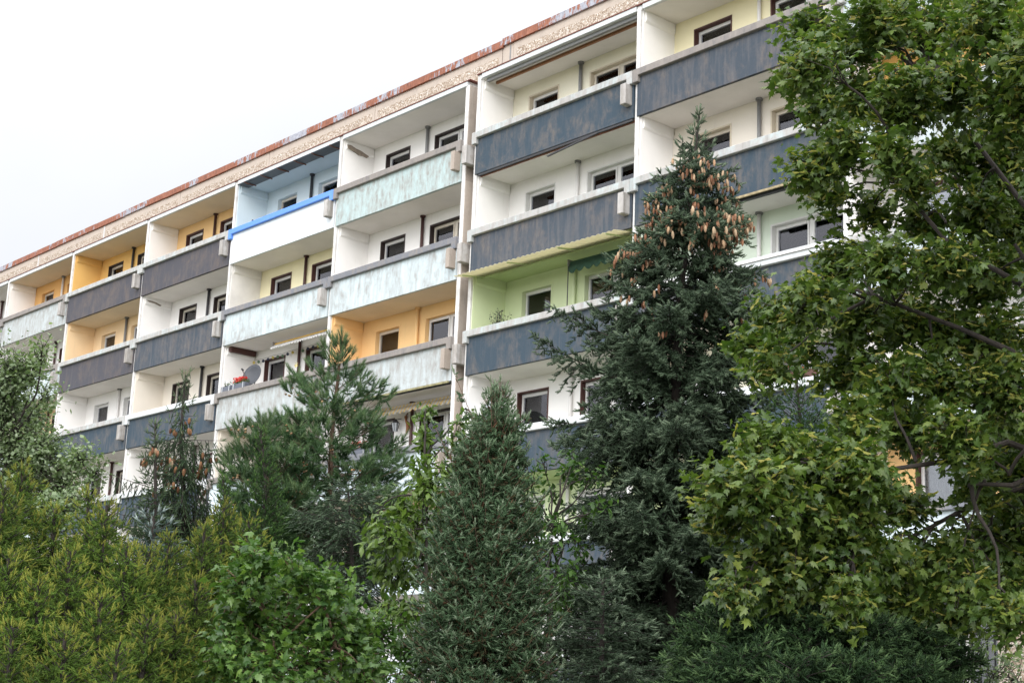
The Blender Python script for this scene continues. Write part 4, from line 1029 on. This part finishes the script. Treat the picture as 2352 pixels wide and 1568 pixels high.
hubs = [at(2390, 1000, 12.3), at(2330, 560, 12.2), at(2400, 330, 12.3), at(2230, 1110, 11.6), at(2330, 830, 12.8), at(2060, 420, 12.0), at(2090, 860, 12.6), at(1960, 1090, 11.2), at(2130, 190, 12.6), at(2100, 1230, 12.2), at(2010, 680, 11.9)]
leafy('maple_tree', 'large spreading maple with yellow green seed keys filling the right side', b0, fk, blobs, rg, maple_leaf(), .080, ML_MAPLE, BARK, r0=.10, per=25, twl=.24, spread=.07, droop=.35, hubs=hubs, edge=.45,
      extra=dict(tmpl=samara(), n=12000, size=.050, name='seed_keys', mat=ML_SAM))

# 9. poplar at the left edge
rg = np.random.default_rng(33)
PB = [(25, 850, 75, 30), (0, 930, 80, 34), (65, 960, 65, 24), (110, 900, 30, 5), (30, 1020, 85, 40), (105, 1040, 70, 26), (60, 1110, 75, 32), (140, 1120, 60, 18), (190, 1060, 45, 9), (230, 1085, 30, 5), (0, 1180, 90, 36), (110, 1190, 60, 22), (170, 1160, 40, 8), (75, 830, 35, 6), (100, 795, 28, 4), (-120, 900, 120, 40), (-160, 1060, 140, 44)]
blobs = [(at(u, v, 18.5+rg.uniform(-.9, .9)), pxr(r, 18.5), int(n*4.2)) for u, v, r, n in PB]
b0 = at(-40, 1500, 18.7); b0[2] = 0
leafy('poplar_tree', 'light grey green small leaved tree at the left edge behind the golden shrubs', b0, at(-30, 1230, 18.7), blobs, rg, oval_leaf(.36), .054, ML_POP, BARK, r0=.07, per=14, twl=.3, spread=.08, droop=.1, hubs=[at(30, 1000, 18.5), at(90, 1080, 18.5)])

# 10. cherry with pale green leaves
rg = np.random.default_rng(34)
PB = [(985, 1110, 60, 14), (920, 1160, 55, 12), (890, 1240, 60, 14), (960, 1230, 70, 18), (1020, 1140, 55, 12), (980, 1300, 60, 13), (910, 1330, 50, 9), (1010, 1230, 60, 14), (850, 1215, 25, 3), (870, 1300, 40, 6), (980, 945, 16, 3), (978, 985, 16, 4), (976, 1025, 17, 4), (974, 1065, 20, 5), (1060, 985, 26, 4), (1090, 955, 22, 3), (1075, 1040, 28, 5), (1045, 1080, 35, 6), (940, 1420, 60, 12), (880, 1400, 40, 6)]
blobs = [(at(u, v, 15.2+rg.uniform(-.4, .4)), pxr(r, 15.2), int(n*2.0)) for u, v, r, n in PB]
b0 = at(985, 1560, 15.2); b0[2] = 0
leafy('cherry_tree', 'young cherry tree with pale green hanging leaves between pine and juniper', b0, at(980, 1400, 15.2), blobs, rg, oval_leaf(.24, .07), .095, ML_CHERRY, BARK, r0=.05, per=10, twl=.18, spread=.05, droop=.7, hubs=[at(978, 1180, 15.2), at(977, 1060, 15.2)])
rg = np.random.default_rng(35)
PB = [(1215, 1180, 45, 7), (1230, 1240, 45, 8), (1290, 1380, 55, 9), (1350, 1190, 35, 4), (1390, 1150, 30, 3), (1225, 1100, 30, 4), (1245, 1060, 22, 3), (1300, 1080, 30, 4), (1320, 1050, 22, 2), (1275, 1130, 35, 4), (1340, 1100, 26, 3), (1280, 1200, 45, 6), (1330, 1260, 45, 6), (1260, 1280, 45, 7), (1240, 1350, 50, 8), (1380, 1090, 24, 2), (1310, 1330, 45, 6)]
blobs = [(at(u, v, 15.8+rg.uniform(-.4, .4)), pxr(r, 15.8), int(n*2.0)) for u, v, r, n in PB]
b0 = at(1265, 1560, 15.8); b0[2] = 0
leafy('cherry_tree', 'thin cherry tree with sparse arching twigs between juniper and spruce', b0, at(1265, 1350, 15.8), blobs, rg, oval_leaf(.24, .07), .085, ML_HORN, BARK, r0=.04, per=7, twl=.16, spread=.045, droop=.5, hubs=[at(1268, 1200, 15.8)])

# 11. young maple, lower centre left
rg = np.random.default_rng(36)
PB = [(545, 1330, 55, 9), (590, 1300, 50, 8), (640, 1350, 80, 16), (730, 1330, 35, 5), (560, 1420, 80, 16), (660, 1450, 90, 18), (760, 1420, 75, 14), (810, 1480, 75, 14), (520, 1510, 80, 16), (620, 1550, 90, 18), (730, 1540, 90, 18), (850, 1560, 70, 12), (560, 1640, 120, 24), (760, 1650, 120, 24), (770, 1360, 40, 6), (585, 1262, 22, 4), (655, 1290, 28, 5), (520, 1400, 35, 5), (700, 1340, 34, 5), (830, 1420, 40, 6)]
blobs = [(at(u, v, 11.0+rg.uniform(-.5, .5)), pxr(r, 11.0), int(n*1.25)) for u, v, r, n in PB]
b0 = at(660, 1568, 11.0); b0[2] = 0
leafy('maple_sapling', 'young maple with fresh green lobed leaves at the bottom left of centre', b0, at(655, 1610, 11.0), blobs, rg, maple_leaf(), .070, ML_YMAPLE, BARKR, r0=.03, per=21, twl=.18, spread=.06, droop=.25, hubs=[at(640, 1450, 11.0), at(780, 1480, 11)], edge=.45)
rg = np.random.default_rng(37)
PB = [(640, 1285, 24, 4), (625, 1330, 26, 4), (700, 1300, 30, 5), (760, 1290, 22, 3), (660, 1330, 34, 6), (720, 1350, 34, 5), (610, 1375, 30, 5)]
blobs = [(at(u, v, 12.2+rg.uniform(-.3, .3)), pxr(r, 12.2), int(n*1.3)) for u, v, r, n in PB]
b0 = at(680, 1568, 12.2); b0[2] = 0
leafy('cherry_sapling', 'slim sapling with pale oval leaves rising above the young maple', b0, at(680, 1450, 12.2), blobs, rg, oval_leaf(.27, .07), .085, ML_CHERRY, BARK, r0=.03, per=7, twl=.16, spread=.04, droop=.5)

# 12. hornbeam bushes low in the middle
rg = np.random.default_rng(38)
PB = [(870, 1440, 60, 22), (930, 1480, 70, 28), (850, 1520, 70, 26), (950, 1550, 70, 24), (780, 1560, 60, 16), (900, 1600, 110, 40), (820, 1400, 30, 6), (1020, 1480, 50, 12), (1000, 1400, 50, 12)]
blobs = [(at(u, v, 14+rg.uniform(-.5, .5)), pxr(r, 14), int(n*1.1)) for u, v, r, n in PB]
b0 = at(890, 1568, 14); b0[2] = 0
leafy('hornbeam_bush', 'mid green small leaved bush at the bottom between young maple and juniper', b0, at(890, 1640, 14), blobs, rg, oval_leaf(.3, .08), .062, ML_HORN, BARK, r0=.04, per=12, twl=.25, spread=.05, droop=.1, cat='shrub')
rg = np.random.default_rng(39)
PB = [(2130, 1490, 60, 16), (2200, 1520, 60, 16), (2290, 1540, 60, 14), (2250, 1470, 40, 6), (2330, 1500, 50, 8), (2160, 1560, 80, 22), (2350, 1570, 80, 20)]
blobs = [(at(u, v, 19+rg.uniform(-.5, .5)), pxr(r, 19), int(n*1.4)) for u, v, r, n in PB]
b0 = at(2210, 1600, 19); b0[2] = 0
leafy('garden_shrub', 'small leaved shrub in front of the pebble dashed ground floor, lower right corner', b0, at(2210, 1640, 19), blobs, rg, oval_leaf(.32, .06), .05, ML_POP, BARK, r0=.03, per=12, twl=.2, spread=.06, droop=.0, cat='shrub')

# 13. spreading juniper thicket lower right
rg = np.random.default_rng(40)
SPI = [(1720, 1345, 11.8), (1795, 1285, 12.4), (1890, 1370, 12.0), (1975, 1310, 12.6), (1650, 1420, 11.2), (1760, 1420, 11.0), (1860, 1440, 10.8), (1980, 1430, 11.2), (2070, 1440, 11.8), (1880, 1290, 13.4), (2150, 1470, 12.4), (1700, 1500, 10.5), (1830, 1520, 10.2), (1950, 1520, 10.4), (2060, 1530, 11)]
for i, (u, v, d) in enumerate(SPI):
    tip = at(u, v, d); bs = at(u+rg.uniform(-20, 20), 1540, d+.1); bs[2] = 0
    conifer('spreading_juniper', 'dark green spreading juniper in the shade below the large maple', bs, [bs, tip],
        [(0, .25, .5, .3), (.25, .34, .35, .2), (.6, .46, .3, .1), (1.2, .58, .2, .0), (2.2, .62, .2, .0)],
        rg, ML_PFIT, BARK, SH_PFIT, dict(dz=.08, nw=7, tw=.042, tl=.20, ts=.018, droop=.2, start=.15, updir=.6, jit=.7, secs=0, ssc=(.8, 1.4), rnd=.55), group='spreading junipers under the large maple', cat='shrub', r0=.05)
# 14. thin green spires behind the maple
rg = np.random.default_rng(41)
tip = at(1828, 858, 16.5); bs = at(1845, 1500, 16.5); bs[2] = 0
conifer('juniper_tree', 'slim bright juniper tip peeping between spruce and large maple', bs, [bs, at(1850, 1100, 16.5), tip],
    [(0, .04, 1.2, 1.3), (.3, .16, .9, 1.0), (.6, .32, .7, .7), (1.0, .62, .5, .3), (1.6, .75, .3, .2), (4.0, .9, .2, .1)], rg, ML_CYP, BARK, SH_SCALE, dict(dz=.09, nw=6, tw=.05, tl=.24, ts=.034, droop=.1, updir=.4, secs=0), r0=.06)
# 15. dark conifers closing the lower middle
rg = np.random.default_rng(42)
for (u, v, d, lab) in ((1385, 1330, 15.0, 'dark blue green young spruce between the juniper and the cone laden spruce'), (1300, 1420, 17.5, 'dark spruce sapling glimpsed between columnar juniper and young spruce'), (1490, 1290, 19.0, 'dark young spruce hidden behind the skirts of the cone laden spruce'), (1625, 1270, 18.5, 'dark young spruce behind the gap between cone laden spruce and large maple')):
    tip = at(u, v, d); bs = at(u, 1560, d); bs[2] = 0
    conifer('spruce_tree', lab, bs, [bs, tip], [(0, .15, .3, .5), (.3, .4, .1, .3), (.8, .6, -.1, .2), (2.4, .8, -.2, .1)], rg, ML_SPRUCE, BARK, SH_SPRUCE, dict(dz=.15, nw=7, tw=.055, tl=.36, ts=.034, droop=.2, updir=.3), r0=.05)
